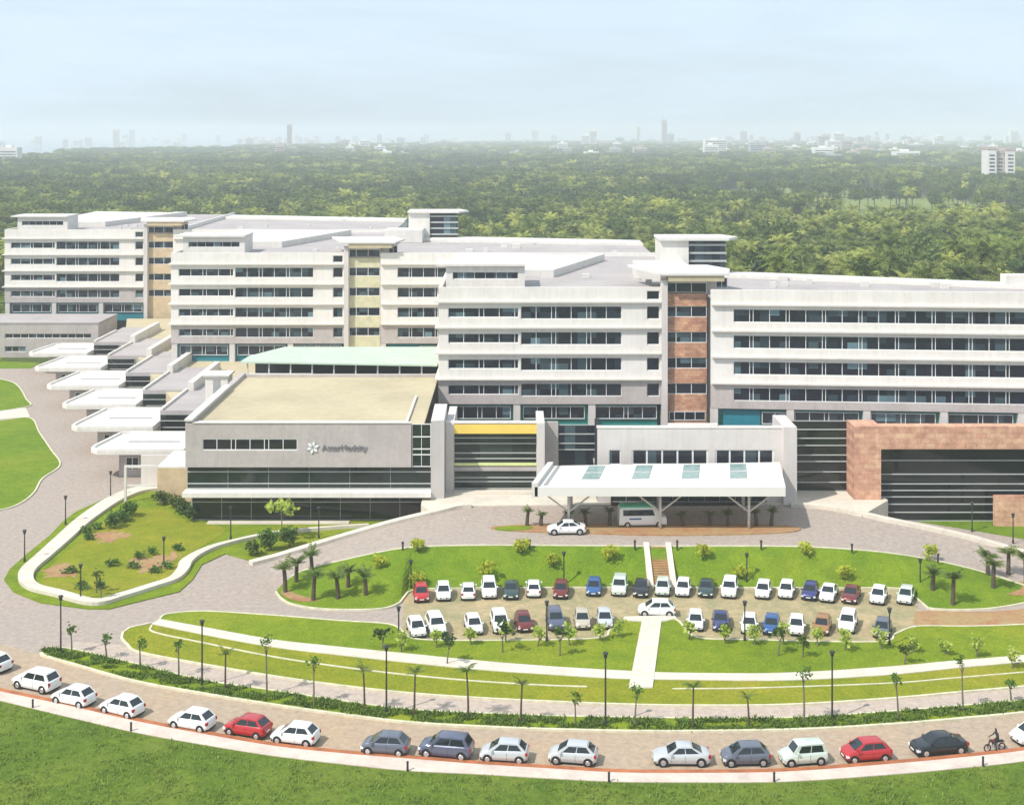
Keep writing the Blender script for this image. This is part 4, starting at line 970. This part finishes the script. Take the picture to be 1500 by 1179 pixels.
mb = MB(); mb.prism([(-950, 2150), (-900, 2330), (-640, 3300), (-330, 4300), (-150, 6000), (-200, 9000), (-4800, 9000), (-4800, 2250), (-1200, 2120)], .002, .05); struct(mb.build('haze_water', 'haze_water'))  # added water sheet; its sky reflection gives the pale haze at far left
for cx, cy, rx, ry in clear:
    mb = MB(); mb.prism([(cx + rx * 1.05 * math.cos(t) * (1 + .12 * math.sin(3 * t)), cy + ry * 1.05 * math.sin(t)) for t in np.linspace(0, 2 * math.pi, 30)[:-1]], .002, .3); struct(mb.build('clearing', 'clearing'))
# site palms
def site_palm(px, py, ptop, name='date_palm', z=.14, label='', cat='palm tree', group=None, wide=1.0, young=False, pos=None):
    x, y, z = pos if pos else P(px, py, z); s_ = F / y; h = (py - ptop) / s_
    th = max(.5, h * (.74 if not young else .78)); rr_ = tag(empty(name, (x, y, z), random.uniform(0, 6.28)), label, cat, group)
    t, tp = trunk(th, .24 if not young else .10, .19 if not young else .06, .15, 8, int(px)); t.build('trunk', 'bark', rr_)
    L = (h - th + .75) * wide; c = palm_crown(int(px), 20 if not young else 8, L, L * .2, 0)
    c.v = [(a, b, abs(e) * .6 + e * .5 + .1 * math.hypot(a, b)) for a, b, e in c.v]; c.v = [(a + tp.x, b + tp.y, e + tp.z) for a, b, e in c.v]; c.build('crown', 'palm_leaf_young', rr_)
    return rr_
gp = 'palms on the planted island left of the slope'
for i, (px, py, pt_) in enumerate([(418, 868, 820), (434, 856, 813), (459, 880, 832), (457, 843, 803), (495, 879, 835), (510, 868, 828), (536, 876, 833)]):
    site_palm(px, py, pt_, label='short thick-trunked palm, %s from the left on the left planted island' % ordinal(i), group=gp)
gp = 'palms on the planted island right of the parking'
for i, (px, py, pt_) in enumerate([(1366, 872, 830), (1396, 886, 832), (1447, 850, 803), (1455, 866, 815), (1477, 846, 798), (1503, 858, 805)]):
    site_palm(px, py, pt_, label='short palm, %s from the left on the right planted island' % ordinal(i), group=gp)
gp = 'small palms in front of the portico'
for i, px in enumerate([772, 792, 833, 858, 893, 1000, 1040, 1066, 1108, 1130]):
    x, y, z = P(px, 770, 3.1); site_palm(px, 770, 742 + (i * 7) % 9, label='small leafy palm, %s from the left in the bed along the portico' % ordinal(i), group=gp, pos=(x, y, z), wide=.8)
# staked street trees and lamps on the planted strip
def leaf_tree(px, py, ptop, m, label, cat='tree', group=None, z=.14, name='young_tree', crown=(.6, .6, .7), frac=.72, pos=None, n=12, size=.22):
    x, y, z = pos if pos else P(px, py, z); s_ = F / y; h = (py - ptop) / s_
    rr_ = tag(empty(name, (x, y, z), random.uniform(0, 6.28)), label, cat, group)
    th = h * frac; t, tp = trunk(th, .085, .05, .15, 6, int(px), 3, crown[0] * .6); t.build('trunk', 'bark_pale', rr_); q = random.uniform(.8, 1.25); crown = tuple(v * q for v in crown); rr_.rotation_euler[0] = random.uniform(-.06, .06); rr_.rotation_euler[1] = random.uniform(-.06, .06)
    c = leafy(int(px) + 5, crown, th + (h - th) * .45, n, 8, size, .35, .4); c.build('crown', m, rr_); return rr_
gp = 'young trees on the planted strip beside the main road'
st_t = [(105, 955, 918, 0), (156, 962, 932, 0), (205, 975, 935, 0), (262, 990, 940, 0), (330, 1010, 942, 1), (391, 1016, 930, 0), (460, 1032, 962, 0), (534, 1040, 965, 1), (607, 1047, 968, 1), (686, 1051, 963, 2), (763, 1058, 985, 1), (843, 1061, 1018, 0),
        (930, 1063, 1003, 0), (1015, 1064, 988, 1), (1097, 1063, 1010, 2), (1178, 1057, 972, 0), (1316, 1052, 985, 0), (1411, 1040, 958, 0), (1481, 1026, 997, 0)]
for i, (px, py, pt_, k) in enumerate(st_t):
    lb = 'thin %s, %s from the left on the roadside planted strip' % ('young palm' if k else 'young tree', ordinal(i))
    if k: site_palm(px, py, pt_, 'young_palm', label=lb, group=gp, young=True, wide=.72, cat='young palm')
    else: leaf_tree(px, py, pt_, 'bush_leaf', lb, 'young tree', gp, crown=(.42, .42, .6), frac=.8, n=9, size=.2)
def lamp(px, py, ptop, label, group, z=.14, pos=None):
    x, y, z = pos if pos else P(px, py, z); h = (py - ptop) / (F / y)
    r = tag(empty('lamp_post', (x, y, z)), label, 'lamp post', group)
    m_ = MB(); m_.tube((0, 0, 0), (0, 0, h * .97), .085, .06, 8); m_.tube((0, 0, 0), (0, 0, .35), .14, .12, 8); m_.build('pole', 'pole_dark', r)
    m_ = MB(); m_.tube((0, 0, h - .45), (0, 0, h - .12), .13, .17, 10); m_.tube((0, 0, h - .118), (0, 0, h), .24, .2, 10); m_.build('lantern', 'pole_dark', r)
for i, (px, py, pt_) in enumerate([(89, 957, 872), (296, 1003, 908), (566, 1044, 945), (887, 1062, 955), (1219, 1052, 953)]):
    lamp(px, py, pt_, 'tall dark lamp post, %s from the left on the roadside planted strip' % ordinal(i), 'tall lamp posts on the planted strip')
for i, (px, py, pt_) in enumerate([(584, 938, 888), (801, 938, 880), (1091, 938, 880), (1303, 944, 890)]):
    lamp(px, py, pt_, 'dark lamp post, %s from the left beside the lower parking row' % ordinal(i), 'lamp posts beside the lower parking row')
for i, (px, py, pt_) in enumerate([(602, 862, 820), (826, 858, 808), (1094, 856, 810), (1348, 866, 818)]):
    lamp(px, py, pt_, 'dark lamp post, %s from the left at the foot of the grass slope' % ordinal(i), 'lamp posts at the foot of the slope')
for i, (px, py, pt_) in enumerate([(36, 822, 776), (96, 768, 726), (162, 730, 690), (118, 878, 826), (240, 826, 786), (338, 790, 742), (467, 788, 742)]):
    lamp(px, py, pt_, 'dark lamp post in the left garden, %s counted from the far left road edge' % ordinal(i), 'lamp posts around the left garden')
lamp(1424, 778, 735, 'dark lamp post in front of the black louvred glazing', 'lamp posts near the red stone block', .1); lamp(1484, 795, 752, 'dark lamp post in front of the low red stone panel', 'lamp posts near the red stone block', .1)
for i, (px, py) in enumerate([(590, 806), (776, 803), (930, 804), (992, 804), (1115, 804), (1248, 809), (1374, 824)]):
    z = min(3.0, at_x(fs, P(px, py, 2.8)[0])[2]); x, y, z = P(px, py, z); r = tag(empty('bollard', (x, y, z)), 'small dark bollard light, %s from the left along the forecourt edge' % ordinal(i), 'bollard', 'bollards along the forecourt edge')
    m_ = MB(); m_.tube((0, 0, 0), (0, 0, .75), .1, .1, 8); m_.build('post', 'pole_dark', r); m_ = MB(); m_.tube((0, 0, .752), (0, 0, .95), .16, .12, 8); m_.build('cap', 'pole_dark', r)
sheet('planting_bed', [(412, 869), (420, 877), (440, 883), (470, 882), (492, 873), (465, 867), (432, 864)], .24, 'earth_red', 4)
for i, (px, py) in enumerate([(48, 1036), (192, 1070), (597, 1128), (892, 1144), (1134, 1144), (1440, 1121)]):
    x, y, z = P(px, py, .16); r = tag(empty('bollard', (x, y, z)), 'short dark marker post, %s from the left on the outer sidewalk' % ordinal(i), 'bollard', 'marker posts on the outer sidewalk')
    m_ = MB(); m_.tube((0, 0, 0), (0, 0, .6), .09, .08, 8); m_.build('post', 'pole_dark', r); m_ = MB(); m_.tube((0, 0, .602), (0, 0, .7), .11, .07, 8); m_.build('cap', 'pole_dark', r)
# shrubs on the slope
for i, (px, py, s_) in enumerate([(557, 832, 1), (612, 808, 1), (612, 858, 1.1), (712, 846, 1.5), (765, 810, 1.1), (811, 833, 1.1), (894, 822, 1.3), (1029, 826, 1.2), (1087, 848, 1.2), (1181, 812, 1.1), (1238, 848, 1.1), (1362, 820, 1.2)]):
    x, y, z = on_slope(px, py); r = tag(empty('round_shrub', (x, y, z)), 'clipped yellow-green shrub, %s from the left on the grass slope' % ordinal(i), 'shrub', 'yellow-green shrubs on the slope')
    leafy(px, (.75 * s_, .75 * s_, .55 * s_), .75 * s_, 46, 9, .2, .3, .55).build('foliage', 'shrub_leaf', r); t, _ = trunk(.5, .05, .04, 0, 5); t.build('stem', 'bark', r)
# light green saplings along the lower parking edge
for i, (px, py, pt_) in enumerate([(588, 954, 928), (640, 948, 925), (690, 944, 920), (741, 940, 915), (788, 946, 920), (834, 944, 912), (880, 938, 914), (905, 932, 910), (1010, 936, 908), (1062, 942, 915), (1106, 944, 916), (1148, 944, 910), (1198, 946, 918), (1238, 952, 922), (1291, 950, 922), (1338, 955, 930), (1384, 957, 934), (1431, 962, 936), (1483, 978, 950)]):
    leaf_tree(px, py, pt_, 'lime_leaf', 'light green sapling, %s from the left on the lawn below the parking' % ordinal(i), 'sapling', 'light green saplings below the parking', crown=(.62, .62, .75), frac=.42, n=16, size=.26, name='sapling')
for i, (px, py, pt_) in enumerate([(655, 972, 928), (736, 955, 912), (820, 960, 915), (1140, 960, 915), (1062, 938, 915), (1325, 972, 945), (560, 950, 920), (1176, 962, 930)]):
    leaf_tree(px, py, pt_, 'tree_leaf', 'dark-leaved sapling, %s listed on the lawn between parking and concrete path' % ordinal(i), 'sapling', 'dark-leaved saplings on the upper lawn', crown=(.75, .75, .6), frac=.55, n=12, size=.28, name='sapling')
# round bushes and hedge by the left ramp wall, plants of left garden
for i, (px, py, s_) in enumerate([(397, 806, 1.6), (424, 801, 1.6), (368, 813, 1.0)]):
    x, y, z = P(px, py, .13); r = tag(empty('round_bush', (x, y, z)), 'round green bush, %s by the left ramp wall' % ['larger left one', 'larger right one', 'slim darker one'][i], 'bush')
    leafy(px, (.75 * s_, .75 * s_, .75 * s_), .8 * s_, 70, 9, .25, .35, .7).build('foliage', 'bush_leaf' if i < 2 else 'tree_leaf', r); t, _ = trunk(.6, .06, .05, 0, 5); t.build('stem', 'bark', r)
for i, (px, py) in enumerate([(205, 818), (222, 812), (165, 828), (195, 832), (246, 832), (228, 838), (258, 806), (120, 862), (150, 862), (103, 838), (132, 790), (128, 780), (142, 775)]):
    x, y, z = P(px, py, .17); r = tag(empty('low_shrub', (x, y, z)), 'low dark green shrub on the left garden lawn', 'shrub', 'low shrubs scattered on the left garden lawn')
    leafy(px * 3, (.7, .55, .35), .35, 18, 8, .22, .35, .5).build('foliage', 'bush_leaf', r)
for i, (px, py) in enumerate([(240, 738), (255, 745), (268, 752), (278, 762), (190, 756), (175, 764), (164, 773)]):
    x, y, z = P(px, py, .17); r = tag(empty('leafy_bush', (x, y, z)), 'leafy green bush at the edge of the garden path near the dark glazing', 'bush', 'leafy bushes between garden path and glazed building')
    leafy(px * 3 + 1, (1.1, 1.1, .9), .8, 40, 8, .3, .5, .5).build('foliage', 'tree_leaf' if i < 4 else 'bush_leaf', r)
leaf_tree(413, 790, 733, 'lime_leaf', 'slender tree with spreading pale leaves in front of the dark glazing', 'tree', crown=(2.6, 2.0, .9), frac=.7, n=34, size=.42, name='slender_tree')
for i, (px, py, pt_) in enumerate([(141, 868, 838), (148, 880, 850)]):
    leaf_tree(px, py, pt_, 'tree_leaf', 'thin garden sapling in the left garden, %s of two' % ['left', 'right'][i], 'sapling', z=.17, crown=(.4, .4, .4), n=8, name='sapling')
# ground cover stuff on the planted strip, weeds in the meadow
def tufts(name, pos, m, size, blades=4, spread=.15):
    n = len(pos); V = []; Fc = []
    rg = np.random.default_rng(5); 
    for (x, y, z) in pos:
        for k in range(blades):
            a = rg.uniform(0, 6.28); l = size * rg.uniform(.5, 1.2); w = l * rg.uniform(.12, .3); tx, ty = math.cos(a), math.sin(a); ln = rg.uniform(.2, .9)
            bx_, by_ = x + rg.normal() * spread, y + rg.normal() * spread; i = len(V)
            V += [(bx_ - ty * w, by_ + tx * w, z), (bx_ + ty * w, by_ - tx * w, z), (bx_ + tx * l * ln + ty * w * .6, by_ + ty * l * ln - tx * w * .6, z + l * .8), (bx_ + tx * l * ln - ty * w * .6, by_ + ty * l * ln + tx * w * .6, z + l * .85)]
            Fc.append((i, i + 1, i + 2, i + 3))
    me = bpy.data.meshes.new(name); me.from_pydata(V, [], Fc); me.materials.append(M[m]); o = bpy.data.objects.new(name, me); COL.objects.link(o); o['kind'] = 'stuff'; return o
rg = random.Random(11); pos = []
A = resample(hlW, 300); B = resample(huW, 300)
for i in range(4200):
    k = rg.uniform(0, 298); j = int(k); a = Vector(A[j]).lerp(Vector(A[j + 1]), k - j); 
    b = min(B, key=lambda q: (q[0] - a.x) ** 2) ; t = rg.uniform(.12, .9); p = (a.x, a.y + (b[1] - a.y) * t, .12)
    if mathutils.noise.noise(Vector((p[0] * .5, p[1] * .9, 0))) > -.18: pos.append(p)
tufts('ground_cover', pos, 'cover_leaf', .27, 7, .14)
pos = []
for i in range(30000):
    y = rg.uniform(84, 128); x = rg.uniform(-.39 * y - 3, .39 * y + 3); b = at_x(botW, x)
    if y < b[1] - .35 and mathutils.noise.noise(Vector((x * .35, y * .35, 3))) + rg.uniform(-.4, .4) > -.05: pos.append((x, y, .09))
tufts('meadow_grass', pos, 'meadow_leaf', .20, 5, .16)
# motorcycle and rider
x, y, _ = P(1457, 1100, .03); r = tag(empty('motorcycle', (x, y, .03), math.radians(12)), 'dark motorcycle by the kerb at the right edge of the road', 'motorcycle')
for xx in (-.62, .62):
    t = MB()
    for k in range(16):
        a = k * math.pi / 8; b = (k + 1) * math.pi / 8; t.tube((xx + math.cos(a) * .27, 0, .32 + math.sin(a) * .27), (xx + math.cos(b) * .27, 0, .32 + math.sin(b) * .27), .05, .05, 6)
    t.build('wheel', 'tyre', r); t = MB(); t.tube((xx, -.04, .32), (xx, .04, .32), .08, .08, 8)
    for k in range(6): t.tube((xx, 0, .32), (xx + math.cos(k * 1.05) * .25, 0, .32 + math.sin(k * 1.05) * .25), .01, .01, 4)
    t.build('hub', 'rim', r)
t = MB(); t.tube((-.62, .07, .32), (-.38, .05, .95), .03, .03, 6); t.tube((-.62, -.07, .32), (-.38, -.05, .95), .03, .03, 6); t.tube((.62, 0, .32), (.1, 0, .5), .04, .05, 6); t.tube((-.38, 0, .9), (.0, 0, .38), .04, .05, 6); t.build('frame', 'pole_dark', r)
t = MB(); loft(t, [[(xx, w * math.cos(a), z + h_ * math.sin(a)) for a in np.linspace(0, 2 * math.pi, 9)[:-1]] for xx, w, z, h_ in ((-.36, .08, .82, .06), (-.2, .16, .84, .12), (.05, .14, .82, .11), (.15, .08, .78, .06))]); t.build('fuel_tank', 'paint_darkred', r)
t = MB(); t.box(.12, .75, -.13, .13, .72, .82); t.build('saddle', 'black_plastic', r); t = MB(); t.box(-.15, .25, -.12, .12, .3, .62); t.build('engine', 'metal_grey', r)
t = MB(); t.tube((-.38, -.34, 1.02), (-.38, .34, 1.02), .02, .02, 6); t.build('handlebar', 'pole_dark', r)
# rider : skinned skeleton
def figure(name, joints, edges, label, root, mats):
    me = bpy.data.meshes.new(name); me.from_pydata([j[0] for j in joints], edges, []); o = bpy.data.objects.new(name, me); COL.objects.link(o)
    sk = o.modifiers.new('skin', 'SKIN'); sk.use_smooth_shade = True
    lay = me.skin_vertices[0] if me.skin_vertices else None
    if lay is None:
        bpy.context.view_layer.objects.active = o; lay = me.skin_vertices[0]
    for i, j in enumerate(joints): lay.data[i].radius = (j[1], j[2] if len(j) > 2 else j[1])
    lay.data[root].use_root = True
    sb = o.modifiers.new('sub', 'SUBSURF'); sb.levels = sb.render_levels = 1
    me.materials.append(M[mats]); return o
J = [((.3, 0, .92), .15, .12), ((.25, 0, 1.15), .14, .11), ((.18, 0, 1.42), .17, .12), ((.15, 0, 1.53), .06), ((.12, 0, 1.60), .07), ((.10, 0, 1.70), .095, .105), ((.10, 0, 1.80), .07),
     ((.17, .19, 1.42), .06), ((.0, .27, 1.2), .05), ((-.22, .3, 1.08), .038), ((-.34, .3, 1.05), .035), ((.17, -.19, 1.42), .06), ((.0, -.27, 1.2), .05), ((-.22, -.3, 1.08), .038), ((-.34, -.3, 1.05), .035),
     ((.22, .12, .86), .09), ((-.12, .2, .78), .075), ((.05, .2, .42), .05), ((-.05, .2, .36), .04), ((-.15, .2, .34), .03), ((.22, -.12, .86), .09), ((-.12, -.2, .78), .075), ((.0, -.22, .42), .05), ((-.02, -.24, .06), .04), ((-.16, -.25, .04), .03)]
E = [(0, 1), (1, 2), (2, 3), (3, 4), (4, 5), (5, 6), (2, 7), (7, 8), (8, 9), (9, 10), (2, 11), (11, 12), (12, 13), (13, 14), (0, 15), (15, 16), (16, 17), (17, 18), (18, 19), (0, 20), (20, 21), (21, 22), (22, 23), (23, 24)]
try:
    o = figure('person', J, E, '', 0, 'cloth_dark'); o.location = (x, y, .03); o.rotation_euler = (0, 0, math.radians(12)); tag(o, 'person in dark clothes sitting on the motorcycle at the right kerb', 'person')
except Exception as ex: print('figure failed', ex)
# ------------------------------------------------------------------ distant city
rg = random.Random(21)
def city(x, y, w, dp, h, m, label, group=None, parts=True, name='city_building'):
    r = tag(empty(name, (x, y, 0)), label, 'building', group)
    mb = MB(); mb.box(-w / 2, w / 2, -dp / 2, dp / 2, 0, h); mb.box(-w * .18, w * .12, -dp * .2, dp * .2, h + .002, h + 3); mb.build('tower', m, r)
    g = MB(); nfl = int(h / 3.3)
    for i in range(1, nfl): g.box(-w / 2 + 1.2, w / 2 - 1.2, -dp / 2 - .12, -dp / 2 - .01, i * 3.3, i * 3.3 + 1.4)
    g.build('windows', 'glass', r)
    return r
r = tag(empty('apartment_tower', (0, 0, 0)), 'pale pinkish apartment tower rising above the palms at the right edge', 'building')
YT = 1120; s_ = F / YT; X = (1465 - 750) / s_
for k, (dx, w, h) in enumerate(((-7.6, 7.2, 34.5), (0, 6.6, 31), (7.6, 7.2, 33.5))):
    mb = MB(); mb.box(X + dx - w / 2, X + dx + w / 2, YT - (3 if k != 1 else 0), YT + 12, 0, h); mb.build('tower', 'city_white' if k != 1 else 'city_pink', r)
    g = MB()
    for z in range(2, int(h) - 2, 3): g.box(X + dx - w * .3, X + dx + w * .3, YT - (3.2 if k != 1 else .2), YT - (3.01 if k != 1 else .01), z, z + 1.3)
    g.build('windows', 'glass', r)
    mb = MB(); mb.box(X + dx - w / 2 - .4, X + dx + w / 2 + .4, YT - (3.4 if k != 1 else .4), YT + 12.4, h + .002, h + 2.2); mb.build('roof', 'city_pink', r)
for i, (px, ptop, y, w, lb) in enumerate([(424, 183, 3300, 11, 'slim lone tower on the hazy skyline left of centre'), (15, 216, 1750, 24, 'pale building in the haze at the far left edge'), (170, 190, 3900, 16, 'slim tower fading into the haze left of the lone skyline tower'),
        (973, 176, 4200, 16, 'tallest faint tower on the skyline right of centre'), (935, 186, 4200, 10, 'narrow chimney-like tower beside the tallest skyline tower'), (1047, 205, 2300, 36, 'broad white block in the haze above the palms right of centre'),
        (1326, 222, 2000, 34, 'pale block left of the pinkish apartment tower'), (1220, 206, 3000, 30, 'pale block on the hazy horizon above the clearing')]):
    s_ = F / y; h = H - (ptop - HZ) / s_; city((px - 750) / s_, y, w, w * .8, h, 'city_white' if i not in (0, 3) else 'city_pink', lb)
for i in range(298):
    y = rg.uniform(2100, 6500); x = rg.uniform(-.20, .39) * y
    if rg.random() < .25: x = rg.uniform(.12, .39) * y; y *= .9
    if rg.random() < .12: x = rg.uniform(-.38, -.2) * y; y = 4200 + rg.random() * 3000
    h = rg.choice([14, 16, 18, 20, 26]) * rg.uniform(.8, 1.3)
    if y > 3200: h *= 1.25 + .6 * (rg.random() < .2)
    w = rg.uniform(12, 30); city(x, y, w, w * .7, min(h, 78), rg.choice(['city_white', 'city_white', 'city_grey', 'city_pink']), 'pale building of the hazy distant city among trees', 'buildings of the distant hazy city')
# ------------------------------------------------------------------ haze, light, camera
mb = MB(); mb.box(-GX - 40, GX + 40, GY0 - 40, GY1 + 40, -1.6, 86); hz = mb.build('haze', 'asphalt'); hz['kind'] = 'stuff'
m = bpy.data.materials.new('haze'); m.use_nodes = True; nt = m.node_tree; nt.nodes.clear(); out = nt.nodes.new('ShaderNodeOutputMaterial'); pv = nt.nodes.new('ShaderNodeVolumePrincipled')
pv.inputs['Color'].default_value = (.92, .965, 1, 1); pv.inputs['Density'].default_value = .00029; pv.inputs['Anisotropy'].default_value = 0
nt.links.new(pv.outputs[0], out.inputs['Volume']); hz.data.materials.clear(); hz.data.materials.append(m)
SUN = Vector((-.62, -.50, .95)).normalized(); el = math.asin(SUN.z); az = math.atan2(SUN.x, SUN.y)
l = bpy.data.lights.new('sun', 'SUN'); l.energy = 4.8; l.angle = math.radians(.5); l.color = (1, .955, .885)
o = bpy.data.objects.new('sun', l); COL.objects.link(o); o.rotation_euler = SUN.to_track_quat('Z', 'Y').to_euler()
w = bpy.data.worlds.new('World'); S.world = w; w.use_nodes = True; nt = w.node_tree; bg = nt.nodes['Background']
sk = nt.nodes.new('ShaderNodeTexSky'); sk.sky_type = 'NISHITA'; sk.sun_disc = False; sk.sun_elevation = el; sk.sun_rotation = az; sk.altitude = 50; sk.air_density = 1.0; sk.dust_density = 2.0; sk.ozone_density = 1.5
# thin high cloud veil
tc = nt.nodes.new('ShaderNodeTexCoord'); mp = nt.nodes.new('ShaderNodeMapping'); mp.inputs['Scale'].default_value = (1.5, 1.5, 9); nt.links.new(tc.outputs['Generated'], mp.inputs[0])
nz = noise(nt, 1.6, 7, .6, mp.outputs[0], .4); cl = ramp(nt, nz, [(.36, (.70, .70, .70)), (.62, (.95, .95, .95))])
mx = mixc(nt, cl, sk.outputs[0], (5.9, 7.15, 8.3)); nt.links.new(mx, bg.inputs[0]); bg.inputs[1].default_value = .13
cam = bpy.data.cameras.new('camera'); co = bpy.data.objects.new('camera', cam); COL.objects.link(co); co.location = (0, 0, H); co.rotation_euler = (math.radians(90), 0, 0)
cam.sensor_width = 36; cam.lens = F / 1500 * 36; cam.shift_y = -(589.5 - HZ) / 1500; cam.clip_start = 1; cam.clip_end = 20000; S.camera = co
S.view_settings.view_transform = 'Standard'; S.view_settings.look = 'None'; S.view_settings.exposure = .02; S.view_settings.gamma = 1
S.cycles.volume_bounces = 2; S.cycles.max_bounces = 8
print('palms', npalm, 'trees', ntree, 'scatter', len(pts), 'objects', len(bpy.data.objects))
for o in bpy.data.objects:
    if '_abs' in o: del o['_abs']
